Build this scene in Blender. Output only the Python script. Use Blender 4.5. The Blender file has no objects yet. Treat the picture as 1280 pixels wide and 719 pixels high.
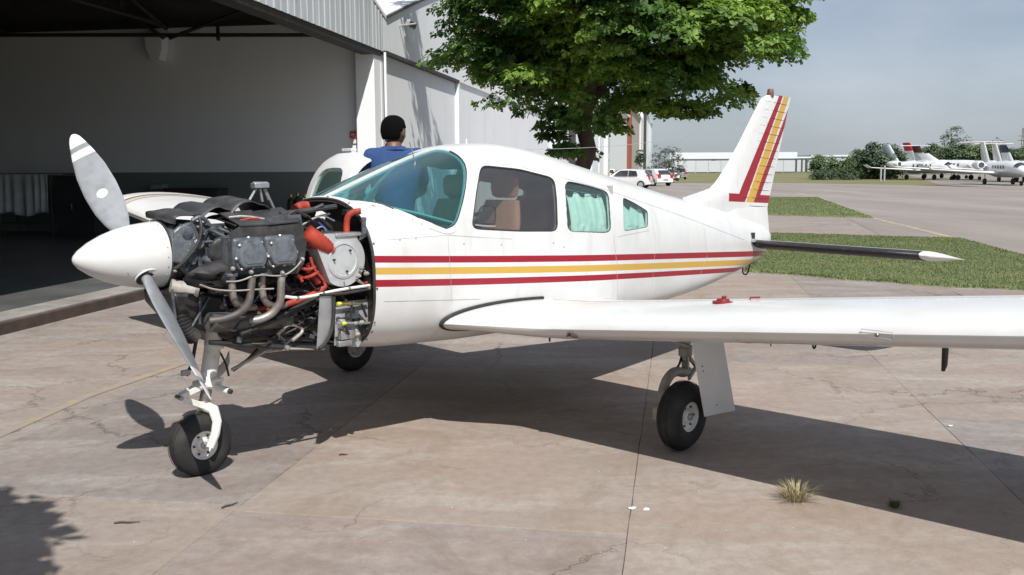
import bpy, bmesh, math, random
import numpy as np
from mathutils import Vector, Matrix, noise
R = math.radians
rnd = random.Random(7)
rs = np.random.RandomState(5)
sc = bpy.context.scene

# ------------------------------------------------------------------ camera
CF, CP, CR, CH = 1196.54, R(7.132), R(-0.279), 1.6302      # focal length in photo pixels, pitch, roll, height
cam_d = bpy.data.cameras.new('camera'); cam = bpy.data.objects.new('camera', cam_d)
sc.collection.objects.link(cam); sc.camera = cam
cam_d.sensor_width = 36; cam_d.lens = CF / 1280 * 36; cam_d.clip_end = 5000; cam_d.clip_start = 0.05
cam.matrix_world = (Matrix.Translation((0, 0, CH)) @ Matrix.Rotation(R(90) - CP, 4, 'X') @ Matrix.Rotation(CR, 4, 'Z'))

# ------------------------------------------------------------------ world and sun
SUN = Vector((.199, -.783, 1.0)).normalized()
w = bpy.data.worlds.new('World'); sc.world = w; w.use_nodes = True
nt = w.node_tree; nt.nodes.clear()
sky = nt.nodes.new('ShaderNodeTexSky'); sky.sky_type = 'NISHITA'; sky.sun_disc = False
sky.sun_elevation = math.asin(SUN.z); sky.sun_rotation = math.atan2(SUN.x, SUN.y)
sky.air_density = 1.0; sky.dust_density = 1.0; sky.ozone_density = 1.0
bg = nt.nodes.new('ShaderNodeBackground'); bg.inputs[1].default_value = 0.112
wo = nt.nodes.new('ShaderNodeOutputWorld')
tc = nt.nodes.new('ShaderNodeTexCoord'); mp = nt.nodes.new('ShaderNodeMapping'); mp.inputs['Scale'].default_value = (1, 1, 3.2)
cl = nt.nodes.new('ShaderNodeTexNoise'); cl.inputs['Scale'].default_value = 2.2; cl.inputs['Detail'].default_value = 7; cl.inputs['Roughness'].default_value = .55
cr = nt.nodes.new('ShaderNodeValToRGB'); cr.color_ramp.elements[0].position = .3; cr.color_ramp.elements[0].color = (.62, .62, .62, 1)
cr.color_ramp.elements[1].position = .75; cr.color_ramp.elements[1].color = (.9, .9, .9, 1)
mx = nt.nodes.new('ShaderNodeMix'); mx.data_type = 'RGBA'; mx.inputs[7].default_value = (3.45, 4.0, 4.75, 1)
cr2 = nt.nodes.new('ShaderNodeMix'); cr2.data_type = 'RGBA'; cr2.inputs[6].default_value = (1.95, 2.35, 3.05, 1); cr2.inputs[7].default_value = (3.9, 4.2, 4.8, 1)
nt.links.new(tc.outputs['Generated'], mp.inputs[0]); nt.links.new(mp.outputs[0], cl.inputs[0]); nt.links.new(cl.outputs[0], cr.inputs[0])
mrs = nt.nodes.new('ShaderNodeMapRange'); mrs.inputs[1].default_value = .36; mrs.inputs[2].default_value = .66; nt.links.new(cl.outputs[0], mrs.inputs[0]); nt.links.new(mrs.outputs[0], cr2.inputs[0]); nt.links.new(cr2.outputs[2], mx.inputs[7])
nt.links.new(cr.outputs[0], mx.inputs[0]); nt.links.new(sky.outputs[0], mx.inputs[6]); nt.links.new(mx.outputs[2], bg.inputs[0]); nt.links.new(bg.outputs[0], wo.inputs[0])
sd = bpy.data.lights.new('sun', 'SUN'); sun = bpy.data.objects.new('sun', sd); sc.collection.objects.link(sun)
sd.energy = 4.5; sd.angle = R(.5); sd.color = (1, .96, .9)
sun.rotation_euler = (-SUN).to_track_quat('-Z', 'Y').to_euler()
sc.view_settings.view_transform = 'Standard'; sc.view_settings.look = 'None'
sc.view_settings.exposure = 0.27; sc.view_settings.gamma = 1
sc.cycles.max_bounces = 7; sc.cycles.transparent_max_bounces = 16

# ------------------------------------------------------------------ survey helpers
AX, AY, AYAW = -2.1063, 4.5532, R(45.57)                   # where the aircraft stands
A_AFT = Vector((math.cos(AYAW), math.sin(AYAW))); A_STB = Vector((-math.sin(AYAW), math.cos(AYAW)))
def ray(u, v):
    c, s = math.cos(CR), math.sin(CR); du, dv = u - 640, v - 359.5
    a = (c * du + s * dv) / CF; up = (s * du - c * dv) / CF
    return Vector((a, math.cos(CP) + up * math.sin(CP), -math.sin(CP) + up * math.cos(CP)))
def G(u, v, z=0):                                          # a point of the ground seen at u, v
    r = ray(u, v); t = (z - CH) / r.z; return Vector((r.x * t, r.y * t, z))
def D(u, v, Y):                                            # a point Y metres away
    r = ray(u, v); t = Y / r.y; return Vector((r.x * t, Y, CH + r.z * t))
def Q(u, v, y):                                            # point on the aircraft, at y metres to starboard of its middle
    r = ray(u, v); o = Vector((AX, AY)); t = (y + o.dot(A_STB)) / r.xy.dot(A_STB); P = r * t
    return Vector(((P.xy - o).dot(A_AFT), y, P.z + CH))
def QF(u, v, fs):                                          # point on the aircraft at station fs
    r = ray(u, v); o = Vector((AX, AY)); t = (fs + o.dot(A_AFT)) / r.xy.dot(A_AFT); P = r * t
    return Vector((fs, (P.xy - o).dot(A_STB), P.z + CH))

# ------------------------------------------------------------------ materials
def nodes(name):
    m = bpy.data.materials.new(name); m.use_nodes = True; return m, m.node_tree, m.node_tree.nodes['Principled BSDF']
def N(nt, t, **k):
    n = nt.nodes.new('ShaderNode' + t)
    for a, b in k.items():
        if a in ('operation', 'data_type', 'feature', 'noise_dimensions', 'blend_type', 'distance', 'wave_type', 'bands_direction', 'use_clamp'): setattr(n, a, b)
        else:
            i = n.inputs[int(a[1:])] if a[0] == 'i' and a[1:].isdigit() else n.inputs[a.replace('_', ' ')]
            if isinstance(b, bpy.types.NodeSocket): nt.links.new(b, i)
            else: i.default_value = b
    return n
def math_(nt, op, a, b=0.0, c=None):
    n = N(nt, 'Math', operation=op, i0=a, i1=b)
    if c is not None:
        if isinstance(c, bpy.types.NodeSocket): nt.links.new(c, n.inputs[2])
        else: n.inputs[2].default_value = c
    return n.outputs[0]
def rgb(c): return (c[0], c[1], c[2], 1)
def mixc(nt, f, a, b):
    n = N(nt, 'Mix', data_type='RGBA')
    for i, s in ((0, f), (6, a), (7, b)):
        if isinstance(s, bpy.types.NodeSocket): nt.links.new(s, n.inputs[i])
        else: n.inputs[i].default_value = s if i == 0 else rgb(s)
    return n.outputs[2]
def ramp(nt, s, lo, hi): return N(nt, 'MapRange', use_clamp=True) if False else _mr(nt, s, lo, hi)
def _mr(nt, s, lo, hi):
    n = nt.nodes.new('ShaderNodeMapRange'); n.clamp = True; nt.links.new(s, n.inputs[0])
    n.inputs[1].default_value = lo; n.inputs[2].default_value = hi; return n.outputs[0]
def pos(nt, obj=False, scale=None):
    o = N(nt, 'TexCoord').outputs['Object'] if obj else nt.nodes.new('ShaderNodeNewGeometry').outputs['Position']
    if scale: o = N(nt, 'Mapping', Vector=o, Scale=scale).outputs[0]
    return o
def noi(nt, v, s, d=4, r=.55, dist=0): return N(nt, 'TexNoise', Vector=v, Scale=s, Detail=d, Roughness=r, Distortion=dist).outputs[0]
def mat(name, c, rough=.5, metal=0, c2=None, s=6, lo=.35, hi=.7, bump=0, bs=40, coat=0, obj=True, stretch=None, spec=None):
    m, nt, b = nodes(name); b.inputs['Base Color'].default_value = rgb(c); b.inputs['Roughness'].default_value = rough
    b.inputs['Metallic'].default_value = metal; b.inputs['Coat Weight'].default_value = coat
    if spec is not None: b.inputs['Specular IOR Level'].default_value = spec
    p = pos(nt, obj, stretch)
    if c2: nt.links.new(mixc(nt, _mr(nt, noi(nt, p, s), lo, hi), c, c2), b.inputs['Base Color'])
    if bump: nt.links.new(N(nt, 'Bump', Strength=bump, Distance=.01, Height=noi(nt, p, bs, 5)).outputs[0], b.inputs['Normal'])
    return m
def glass(name, tint, refl=.9, rough=.02, body=0.0, hazecol=(.02, .03, .03)):
    m, nt, b = nodes(name); nt.nodes.remove(b); out = nt.nodes['Material Output']
    t = N(nt, 'BsdfTransparent', Color=rgb(tint)); g = N(nt, 'BsdfGlossy', Color=(refl, refl, refl, 1), Roughness=rough)
    f = N(nt, 'LayerWeight', Blend=.5).outputs['Facing']; f = math_(nt, 'ADD', math_(nt, 'MULTIPLY', math_(nt, 'POWER', f, 4.5), .75), .035)
    a = N(nt, 'MixShader', i0=f, i1=t.outputs[0], i2=g.outputs[0])
    if body:
        d = N(nt, 'BsdfDiffuse', Color=rgb(hazecol)); a = N(nt, 'MixShader', i0=body, i1=a.outputs[0], i2=d.outputs[0])  # diffuse share of the pane stands in for haze and reflection
    nt.links.new(a.outputs[0], out.inputs[0]); return m
M = {}
M['white'] = mat('white_paint', (.67, .68, .68), .34, 0, (.61, .61, .60), 3.5, .4, .75, coat=.25, bump=.10, bs=3.5)
M['white2'] = mat('white_gear_paint', (.74, .73, .69), .4, 0, (.42, .38, .32), 14, .56, .8, bump=.1, bs=60)
M['grey_blade'] = mat('blade_grey', (.30, .315, .335), .34, .3, (.22, .23, .25), 16, .45, .75, bump=.06, bs=60)
M['black'] = mat('black_rubber', (.018, .018, .019), .6, 0, (.04, .038, .035), 20, bump=.2, bs=60)
M['tyre'] = mat('tyre_rubber', (.016, .016, .017), .75, 0, (.045, .042, .038), 9, .45, .75, bump=.25, bs=90)
M['boot'] = mat('deicer_boot', (.016, .016, .017), .5, 0, (.05, .05, .05), 18, .5, .85, bump=.15, bs=50)
M['steel'] = mat('steel', (.42, .42, .41), .38, .9, (.25, .23, .21), 18, bump=.15)
M['alu'] = mat('raw_aluminium', (.52, .53, .54), .42, .7, (.36, .36, .37), 10, bump=.1)
M['castgrey'] = mat('engine_enamel', (.105, .12, .14), .42, .15, (.035, .037, .042), 16, .42, .68, bump=.35, bs=55)
M['cover'] = mat('rocker_cover_enamel', (.15, .17, .195), .38, .15, (.085, .09, .10), 22, .45, .7, bump=.25, bs=60)
M['baffle'] = mat('baffle_black', (.030, .031, .034), .5, 0, (.075, .07, .068), 12, .45, .75, bump=.3, bs=30)
M['oily'] = mat('oily_dark', (.014, .013, .013), .42, 0, (.05, .04, .033), 14, .5, .75, bump=.4, bs=45)
M['exhaust'] = mat('exhaust_steel', (.36, .34, .32), .5, .55, (.17, .14, .12), 12, .4, .7, bump=.2, bs=50)
M['exhaust_dark'] = mat('sooty_exhaust', (.10, .095, .09), .6, .4, (.2, .17, .15), 12, .5, .75, bump=.2)
M['redhose'] = mat('orange_red_duct', (.45, .055, .03), .6, 0, (.24, .028, .018), 16, bump=.2)
M['maroon'] = mat('maroon_hose', (.22, .015, .02), .5, 0, (.1, .01, .012), 16, bump=.2)
M['beige'] = mat('pale_casting', (.42, .41, .385), .5, .1, (.30, .26, .21), 18, bump=.2)
M['filtergrey'] = mat('air_box_grey', (.42, .435, .44), .42, .2, (.30, .31, .31), 14, .45, .75, bump=.08)
M['brass'] = mat('brass_fitting', (.45, .36, .12), .35, .8)
M['yellow'] = mat('yellow_tag', (.6, .6, .05), .5)
M['bluewire'] = mat('blue_wire', (.03, .07, .4), .5)
M['tan'] = mat('tan_leather', (.60, .42, .26), .55, 0, (.50, .33, .19), 9, bump=.15, bs=60)
M['cabindark'] = mat('cabin_trim', (.05, .05, .052), .7, 0, (.035, .03, .028), 8)
M['cabinlight'] = mat('cabin_liner', (.42, .40, .36), .8, 0, (.35, .33, .3), 8)
M['cloth'] = mat('pale_curtain', (.74, .77, .75), .85, 0, (.64, .68, .66), 12, bump=.3, bs=20)
M['teal'] = glass('teal_glass', (.52, .79, .80), 1, .02, .06, (.22, .38, .38))
M['teal2'] = glass('teal_window', (.84, .95, .92), 1, .02, .06, (.25, .36, .34))
M['smoke'] = glass('smoke_glass', (.82, .79, .78), 1, .03, .13, (.17, .18, .21))
M['maroonpaint'] = mat('maroon_paint', (.22, .02, .025), .4)
M['rust'] = mat('rusty_beacon', (.12, .05, .04), .5, 0, (.2, .1, .08), 30)
M['bark'] = mat('bark', (.12, .09, .068), .9, 0, (.06, .045, .035), 7, bump=1, bs=14, obj=False, stretch=(1, 1, .25))
M['skin'] = mat('skin', (.16, .075, .045), .5, 0, (.13, .06, .035), 20)
M['hair'] = mat('hair', (.0035, .003, .003), .95, bump=.8, bs=160, spec=.1)
M['shirt'] = mat('blue_shirt', (.020, .062, .19), .85, 0, (.014, .042, .14), 9, bump=.4, bs=18)
M['navy'] = mat('navy_trousers', (.015, .03, .075), .85, bump=.4, bs=18)
M['asphalt'] = None

def leafmat(name, a, b, sc_=1.2, tr=.25):
    m, nt, bs = nodes(name); p = pos(nt)
    c = mixc(nt, _mr(nt, noi(nt, p, sc_, 3), .42, .62), a, b)
    c = mixc(nt, _mr(nt, noi(nt, p, 9, 2), .35, .7), c, tuple(x * .7 for x in a))
    nt.links.new(c, bs.inputs['Base Color']); bs.inputs['Roughness'].default_value = .55
    t = N(nt, 'BsdfTranslucent', Color=c); t2 = N(nt, 'MixShader', i0=tr, i1=bs.outputs[0], i2=t.outputs[0])
    nt.links.new(t2.outputs[0], nt.nodes['Material Output'].inputs[0]); return m
M['leaf'] = leafmat('broad_leaf', (.07, .16, .03), (.36, .54, .075), .5, .40)
M['leaf_far'] = leafmat('far_leaf', (.13, .19, .085), (.20, .27, .12), .3)  # lightened greens, distance haze put into the leaf colour
M['leaf_dark'] = leafmat('dark_far_leaf', (.075, .115, .06), (.125, .18, .085), .3)
M['leaf_grey'] = leafmat('grey_far_leaf', (.10, .125, .10), (.18, .20, .16), .5)
M['leaf_yellow'] = leafmat('dry_leaf', (.13, .19, .06), (.20, .26, .09), .5)

# painted cheat lines on the fuselage: a print that follows the airframe's own coordinates
def seg_band(nt, t, lo, hi):                                # 1 where lo < t < hi
    return math_(nt, 'MULTIPLY', math_(nt, 'GREATER_THAN', t, lo), math_(nt, 'LESS_THAN', t, hi))
RED, YEL = (.29, .004, .018), (.56, .345, .06)
def painted(name, fin=False):
    m, nt, b = nodes(name); o = N(nt, 'TexCoord').outputs['Object']; xyz = N(nt, 'SeparateXYZ', Vector=o)
    X, Y, Z = xyz.outputs
    base = mixc(nt, _mr(nt, noi(nt, o, 3.5), .4, .75), (.67, .68, .68), (.60, .605, .60))
    streak = noi(nt, N(nt, 'Mapping', Vector=o, Scale=(9, 9, 1.2)).outputs[0], 1.0, 6, .65)
    base = mixc(nt, math_(nt, 'MULTIPLY', _mr(nt, streak, .55, .8), .5), base, (.44, .42, .39))
    if not fin:
        t = math_(nt, 'ADD', Z, math_(nt, 'MULTIPLY', math_(nt, 'SUBTRACT', X, 1.46), .064))
        k = math_(nt, 'MULTIPLY', _mr(nt, X, 1.4, 6.2), .012)
        red = math_(nt, 'ADD', seg_band(nt, t, math_(nt, 'SUBTRACT', 1.114, k), 1.152), seg_band(nt, math_(nt, 'ADD', t, k), .979, 1.019))
        yel = seg_band(nt, math_(nt, 'ADD', t, k), math_(nt, 'SUBTRACT', 1.048, k), 1.087)
    else:
        # two red stripes and a yellow one climbing the fin, a red band across its foot
        def line(a, bb): s = (bb[0] - a[0]) / (bb[2] - a[2]); return math_(nt, 'ADD', math_(nt, 'MULTIPLY', math_(nt, 'SUBTRACT', Z, a[2]), s), a[0])
        E = [[Q(970.5, 123, 0), Q(919, 241, 0)], [Q(976, 123, 0), Q(931, 241, 0)], [Q(977.5, 123, 0), Q(929, 250, 0)],
             [Q(985.5, 123, 0), Q(940, 250, 0)], [Q(983.5, 140, 0), Q(941, 243, 0)], [Q(988, 140, 0), Q(948.5, 243, 0)]]
        L = [line(*e) for e in E]
        def between(a, bb): return math_(nt, 'MULTIPLY', math_(nt, 'GREATER_THAN', X, a), math_(nt, 'LESS_THAN', X, bb))
        # the band slopes with the fuselage lines
        zb = math_(nt, 'ADD', Z, math_(nt, 'MULTIPLY', X, .05))
        b0 = Q(935, 253, 0); b1 = Q(935, 243, 0)
        band = seg_band(nt, zb, b0.z + .05 * b0.x, b1.z + .05 * b1.x)
        above = math_(nt, 'GREATER_THAN', zb, b0.z + .05 * b0.x)
        xb = math_(nt, 'GREATER_THAN', X, Q(905, 240, 0).x)
        yel = math_(nt, 'MULTIPLY', between(L[2], L[3]), above)
        wht = math_(nt, 'MULTIPLY', math_(nt, 'MULTIPLY', between(L[1], L[4]), above), math_(nt, 'SUBTRACT', 1.0, yel))
        red = math_(nt, 'MULTIPLY', math_(nt, 'ADD', between(L[0], L[1]), between(L[4], L[5])), above)
        red = math_(nt, 'MAXIMUM', red, math_(nt, 'MULTIPLY', math_(nt, 'MULTIPLY', band, xb), math_(nt, 'SUBTRACT', 1.0, math_(nt, 'MAXIMUM', wht, yel))))
    c = mixc(nt, red, base, RED); c = mixc(nt, yel, c, YEL)
    nt.links.new(c, b.inputs['Base Color']); b.inputs['Roughness'].default_value = .33; b.inputs['Coat Weight'].default_value = .25
    nt.links.new(N(nt, 'Bump', Strength=.14, Distance=.01, Height=noi(nt, o, 3.2, 3)).outputs[0], b.inputs['Normal'])
    return m
M['fuse'] = painted('striped_fuselage_paint'); M['fin'] = painted('striped_fin_paint', True)

# ------------------------------------------------------------------ mesh builder
def chaikin(pts, n=2, closed=True):
    pts = [Vector(p) for p in pts]
    for _ in range(n):
        q = []
        m = len(pts)
        rng = range(m) if closed else range(m - 1)
        if not closed: q.append(pts[0])
        for i in rng:
            a, b = pts[i], pts[(i + 1) % m]; q += [a * .75 + b * .25, a * .25 + b * .75]
        if not closed: q.append(pts[-1])
        pts = q
    return pts
class MB:
    def __init__(s): s.v = []; s.f = []
    def add(s, v, f):
        k = len(s.v); s.v += [tuple(p) for p in v]; s.f += [[i + k for i in q] for q in f]; return s
    def box(s, c, d, rot=None, taper=1):
        v = []
        for z in (-1, 1):
            t = taper if z > 0 else 1
            for x, y in ((-1, -1), (1, -1), (1, 1), (-1, 1)):
                p = Vector((x * d[0] / 2 * t, y * d[1] / 2 * t, z * d[2] / 2))
                if rot: p = rot @ p
                v.append(Vector(c) + p)
        return s.add(v, [(3, 2, 1, 0), (4, 5, 6, 7), (0, 1, 5, 4), (1, 2, 6, 5), (2, 3, 7, 6), (3, 0, 4, 7)])
    def tube(s, pts, r, n=8, smooth=0, caps=True, closed=False):
        pts = [Vector(p) for p in pts]
        if smooth: pts = chaikin(pts, smooth, closed)
        m = len(pts); rr = r if isinstance(r, (list, tuple)) else None
        v = []; prev = None
        for i, p in enumerate(pts):
            if closed: d = pts[(i + 1) % m] - pts[i - 1]
            else: d = pts[min(i + 1, m - 1)] - pts[max(i - 1, 0)]
            d.normalize()
            if prev is None:
                a = d.cross(Vector((0, 0, 1)));  a = a if a.length > .1 else d.cross(Vector((0, 1, 0)))
            else: a = prev - d * prev.dot(d)
            a.normalize(); prev = a; b = d.cross(a)
            q = (rr[min(len(rr) - 1, int(round(i * (len(rr) - 1) / max(1, m - 1))))] if rr and len(rr) != m else (rr[i] if rr else r))
            for k in range(n):
                t = 2 * math.pi * k / n; v.append(p + (a * math.cos(t) + b * math.sin(t)) * q)
        f = []
        for i in range(m if closed else m - 1):
            j = (i + 1) % m
            for k in range(n): f.append((i * n + k, i * n + (k + 1) % n, j * n + (k + 1) % n, j * n + k))
        if caps and not closed: f += [tuple(range(n))[::-1], tuple(range((m - 1) * n, m * n))]
        return s.add(v, f)
    def lathe(s, prof, o, ax, n=24, caps=True):             # prof: (radius, distance along the axis)
        ax = Vector(ax).normalized(); a = ax.orthogonal().normalized(); b = ax.cross(a); o = Vector(o); v = []; f = []
        for r_, h in prof:
            for k in range(n):
                t = 2 * math.pi * k / n; v.append(o + ax * h + (a * math.cos(t) + b * math.sin(t)) * max(r_, 1e-4))
        for i in range(len(prof) - 1):
            for k in range(n): f.append((i * n + k, i * n + (k + 1) % n, (i + 1) * n + (k + 1) % n, (i + 1) * n + k))
        if caps: f += [tuple(range(n))[::-1], tuple(range((len(prof) - 1) * n, len(prof) * n))]
        return s.add(v, f)
    def prism(s, poly, off):                                # poly of 3-D points pushed along off
        n = len(poly); off = Vector(off); v = [Vector(p) for p in poly] + [Vector(p) + off for p in poly]
        return s.add(v, [tuple(range(n))[::-1], tuple(range(n, 2 * n))] + [(i, (i + 1) % n, n + (i + 1) % n, n + i) for i in range(n)])
    def rings(s, rings, caps=True, closed=True):
        n = len(rings[0]); v = [p for r_ in rings for p in r_]; f = []
        for i in range(len(rings) - 1):
            for k in range(n if closed else n - 1): f.append((i * n + k, i * n + (k + 1) % n, (i + 1) * n + (k + 1) % n, (i + 1) * n + k))
        if caps: f += [tuple(range(n))[::-1], tuple(range((len(rings) - 1) * n, len(rings) * n))]
        return s.add(v, f)
    def build(s, name, m, parent=None, smooth=35, bevel=0, seg=2, recalc=True):
        me = bpy.data.meshes.new(name); me.from_pydata(s.v, [], s.f)
        if recalc:
            bm = bmesh.new(); bm.from_mesh(me); bmesh.ops.recalc_face_normals(bm, faces=bm.faces); bm.to_mesh(me); bm.free()
        ob = bpy.data.objects.new(name, me); sc.collection.objects.link(ob)
        if m: me.materials.append(M[m] if isinstance(m, str) else m)
        if smooth: me.shade_smooth(); me.set_sharp_from_angle(angle=R(smooth))
        if parent: ob.parent = parent
        if bevel:
            b = ob.modifiers.new('bevel', 'BEVEL'); b.width = bevel; b.segments = seg; b.limit_method = 'ANGLE'; b.angle_limit = R(40); b.harden_normals = False
        return ob
def tag(o, label=None, cat=None, group=None, kind=None):
    if label: o['label'] = label
    if cat: o['category'] = cat
    if group: o['group'] = group
    if kind: o['kind'] = kind
    return o
def empty(name, loc=(0, 0, 0), rz=0, **k):
    o = bpy.data.objects.new(name, None); sc.collection.objects.link(o); o.location = loc; o.rotation_euler = (0, 0, rz); o.empty_display_size = .2
    return tag(o, **k)
def kids(o): return [c for c in bpy.data.objects if c.parent == o]
def copy_tree(o, parent=None):
    c = o.copy(); sc.collection.objects.link(c); c.parent = parent
    for ch in kids(o): copy_tree(ch, c)
    return c
def boolean(a, b, op):
    m = a.modifiers.new('b', 'BOOLEAN'); m.operation = op; m.object = b; m.solver = 'EXACT'
    bpy.context.view_layer.update(); dg = bpy.context.evaluated_depsgraph_get()
    me = bpy.data.meshes.new_from_object(a.evaluated_get(dg)); a.modifiers.clear(); old = a.data; a.data = me; bpy.data.meshes.remove(old)
    bpy.data.objects.remove(b); me.shade_smooth(); me.set_sharp_from_angle(angle=R(32)); return a

# ================================================================== SETTING
def FH(s, o, z=0):                                          # hangar frame: s along the facade, o outwards to the apron
    return Vector((-5.129 + .1653 * s + .9862 * o, 9.456 + .9862 * s - .1653 * o, z))
FROT = math.atan2(.9862, .1653)                             # angle of the facade direction

# ground: one sheet to the horizon
m, nt, b = nodes('dry_ground'); p = pos(nt)
c = mixc(nt, _mr(nt, noi(nt, p, .02, 6, .6), .35, .65), (.105, .125, .045), (.20, .165, .095))
c = mixc(nt, _mr(nt, noi(nt, p, .6, 6, .7), .4, .7), c, (.085, .10, .035))
nt.links.new(c, b.inputs['Base Color']); b.inputs['Roughness'].default_value = .95; M['ground'] = m
tag(MB().add([(-2500, -300, -.06), (2500, -300, -.06), (2500, 3500, -.06), (-2500, 3500, -.06)], [(0, 1, 2, 3)]).build('ground', 'ground', smooth=0), kind='structure')

# concrete material
m, nt, b = nodes('old_concrete'); p = pos(nt); oi = nt.nodes.new('ShaderNodeObjectInfo')
big = noi(nt, p, .55, 5, .6); fine = noi(nt, p, 14, 8, .7); mid = noi(nt, N(nt, 'Mapping', Vector=p, Scale=(.5, 1.6, 1), Rotation=(0, 0, R(12))).outputs[0], 1.6, 7, .65, .6)
c = mixc(nt, _mr(nt, big, .36, .62), (.325, .262, .230), (.295, .268, .254))
c = mixc(nt, math_(nt, 'MULTIPLY', _mr(nt, mid, .46, .66), .85), c, (.40, .375, .35))
c = mixc(nt, math_(nt, 'MULTIPLY', _mr(nt, noi(nt, p, 1.1, 7, .74, 1.4), .50, .68), .62), c, (.185, .145, .118))
c = mixc(nt, math_(nt, 'MULTIPLY', _mr(nt, fine, .4, .72), .6), c, (.18, .152, .135))
c = mixc(nt, math_(nt, 'MULTIPLY', _mr(nt, noi(nt, p, 60, 3, .6), .62, .75), .45), c, (.12, .10, .09))
# wandering cracks
wp = N(nt, 'VectorMath', operation='ADD', i0=p, i1=N(nt, 'VectorMath', operation='SCALE', i0=N(nt, 'TexNoise', Vector=p, Scale=1.6, Detail=6, Roughness=.7).outputs[1], Scale=.65).outputs[0]).outputs[0]
vo = N(nt, 'TexVoronoi', feature='DISTANCE_TO_EDGE', Vector=wp, Scale=.8).outputs[0]
ck = math_(nt, 'SUBTRACT', 1.0, _mr(nt, vo, .0025, .010)); ck = math_(nt, 'MULTIPLY', ck, _mr(nt, noi(nt, p, .45, 3), .46, .56))
vo2 = N(nt, 'TexVoronoi', feature='DISTANCE_TO_EDGE', Vector=wp, Scale=2.3).outputs[0]
ck2 = math_(nt, 'MULTIPLY', math_(nt, 'SUBTRACT', 1.0, _mr(nt, vo2, .003, .016)), math_(nt, 'MULTIPLY', _mr(nt, noi(nt, p, .6, 3), .56, .66), .6))
ck = math_(nt, 'MAXIMUM', ck, ck2)
c = mixc(nt, math_(nt, 'MULTIPLY', ck, .65), c, (.10, .08, .068))
c = mixc(nt, math_(nt, 'MULTIPLY', math_(nt, 'POWER', oi.outputs['Random'], 2.2), .30), c, (.36, .265, .18))
spk = noi(nt, p, 2.6, 2, .5); c = mixc(nt, math_(nt, 'MULTIPLY', math_(nt, 'GREATER_THAN', noi(nt, p, 42, 1, .4), .80), .8), c, (.62, .60, .57))
hs = N(nt, 'HueSaturation', Value=math_(nt, 'ADD', math_(nt, 'MULTIPLY', oi.outputs['Random'], .13), .83), Color=c)
nt.links.new(hs.outputs[0], b.inputs['Base Color']); b.inputs['Roughness'].default_value = .85; b.inputs['Specular IOR Level'].default_value = .35
hgt = math_(nt, 'SUBTRACT', math_(nt, 'ADD', math_(nt, 'MULTIPLY', fine, .35), noi(nt, p, 70, 4, .6)), math_(nt, 'MULTIPLY', ck, 1.3))
nt.links.new(N(nt, 'Bump', Strength=.5, Distance=.006, Height=hgt).outputs[0], b.inputs['Normal']); M['concrete'] = m
M['joint'] = mat('joint_dirt', (.17, .14, .12), .95, 0, (.08, .065, .055), 5, bump=.5, obj=False)

# apron: dirt bed with the slabs as pieces
AP = [FH(-9, 0), FH(13, 0), G(700, 250), G(860, 244), G(960, 247), G(960, 269), G(1060, 274), G(1106, 297), G(940, 291),
      G(930, 340), G(1050, 350), G(1180, 359), G(1285, 364), Vector((13, 8, 0)), Vector((13, -8, 0)), FH(-18, 0)]
apron = tag(MB().add([(q.x, q.y, -.009) for q in [FH(-18, .0), FH(60, 0), G(860, 235), Vector((30, 60, 0)), Vector((24, -10, 0))]], [(4, 3, 2, 1, 0)]).build('apron', 'joint', smooth=0), kind='structure')
dv = Vector((.1700, .9854, 0)); pv = Vector((.9854, -.1700, 0)); org = Vector((.56, 4.4, 0))
def inpoly(x, y, P):
    r_ = False; j = len(P) - 1
    for i in range(len(P)):
        if (P[i][1] > y) != (P[j][1] > y) and x < (P[j][0] - P[i][0]) * (y - P[i][1]) / (P[j][1] - P[i][1]) + P[i][0]: r_ = not r_
        j = i
    return r_
gB = [G(*q) for q in ((945, 292), (1020, 294), (1106, 297), (1200, 299), (1285, 322), (1420, 356), (1420, 372), (1285, 364), (1180, 359), (1050, 350), (930, 340))]
gA = [G(*q) for q in ((900, 247), (1022, 247), (1092, 273), (955, 269), (890, 262))]
TW = [G(1600, 700), G(1285, 340), G(1200, 318), G(1125, 303), G(1104, 296), G(1062, 275), G(1085, 267), G(1016, 248), G(960, 236), G(760, 236), G(760, 229), G(960, 228.5), G(1130, 231.5), G(1300, 236), Vector((140, 70, 0)), Vector((140, 0, 0))]
def slab(c0, c1, l0, l1):
    q = []
    g = .0012
    cs = [(c0 + g, l0 + g), (c1 - g, l0 + g), (c1 - g, l1 - g), (c0 + g, l1 - g)]
    near = (org + dv * (l0 + l1) / 2).y < 11
    k = 14 if near else 3
    for i in range(4):
        a, b_ = cs[i], cs[(i + 1) % 4]
        for t in range(k):
            f = t / k; x = a[0] + (b_[0] - a[0]) * f; y = a[1] + (b_[1] - a[1]) * f
            if near:
                e = (noise.noise(Vector((x * 3.1, y * 3.1, 3))) * .006 + noise.noise(Vector((x * 17, y * 17, 9))) * .004)
                if i % 2 == 0: y += e
                else: x += e
            q.append(org + pv * x + dv * y)
    z = rnd.uniform(-.0025, .001); tilt = rnd.uniform(-.001, .001)
    n = len(q); cen = sum(q, Vector()) / n
    top = [Vector((a.x, a.y, z + tilt * (a.x - cen.x) - .003)) for a in q]; ins = [cen + (a - cen) * (1 - .0025 / max(.3, (a - cen).length)) for a in top]
    for i_, a in enumerate(ins): a.z = z + tilt * (a.x - cen.x)
    bot = [Vector((a.x, a.y, -.0085)) for a in q]
    mb = MB().add(bot + top + ins, [(i, (i + 1) % n, n + (i + 1) % n, n + i) for i in range(n)] + [(n + i, n + (i + 1) % n, 2 * n + (i + 1) % n, 2 * n + i) for i in range(n)] + [tuple(range(2 * n, 3 * n))])
    return mb
ns = 0
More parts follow.
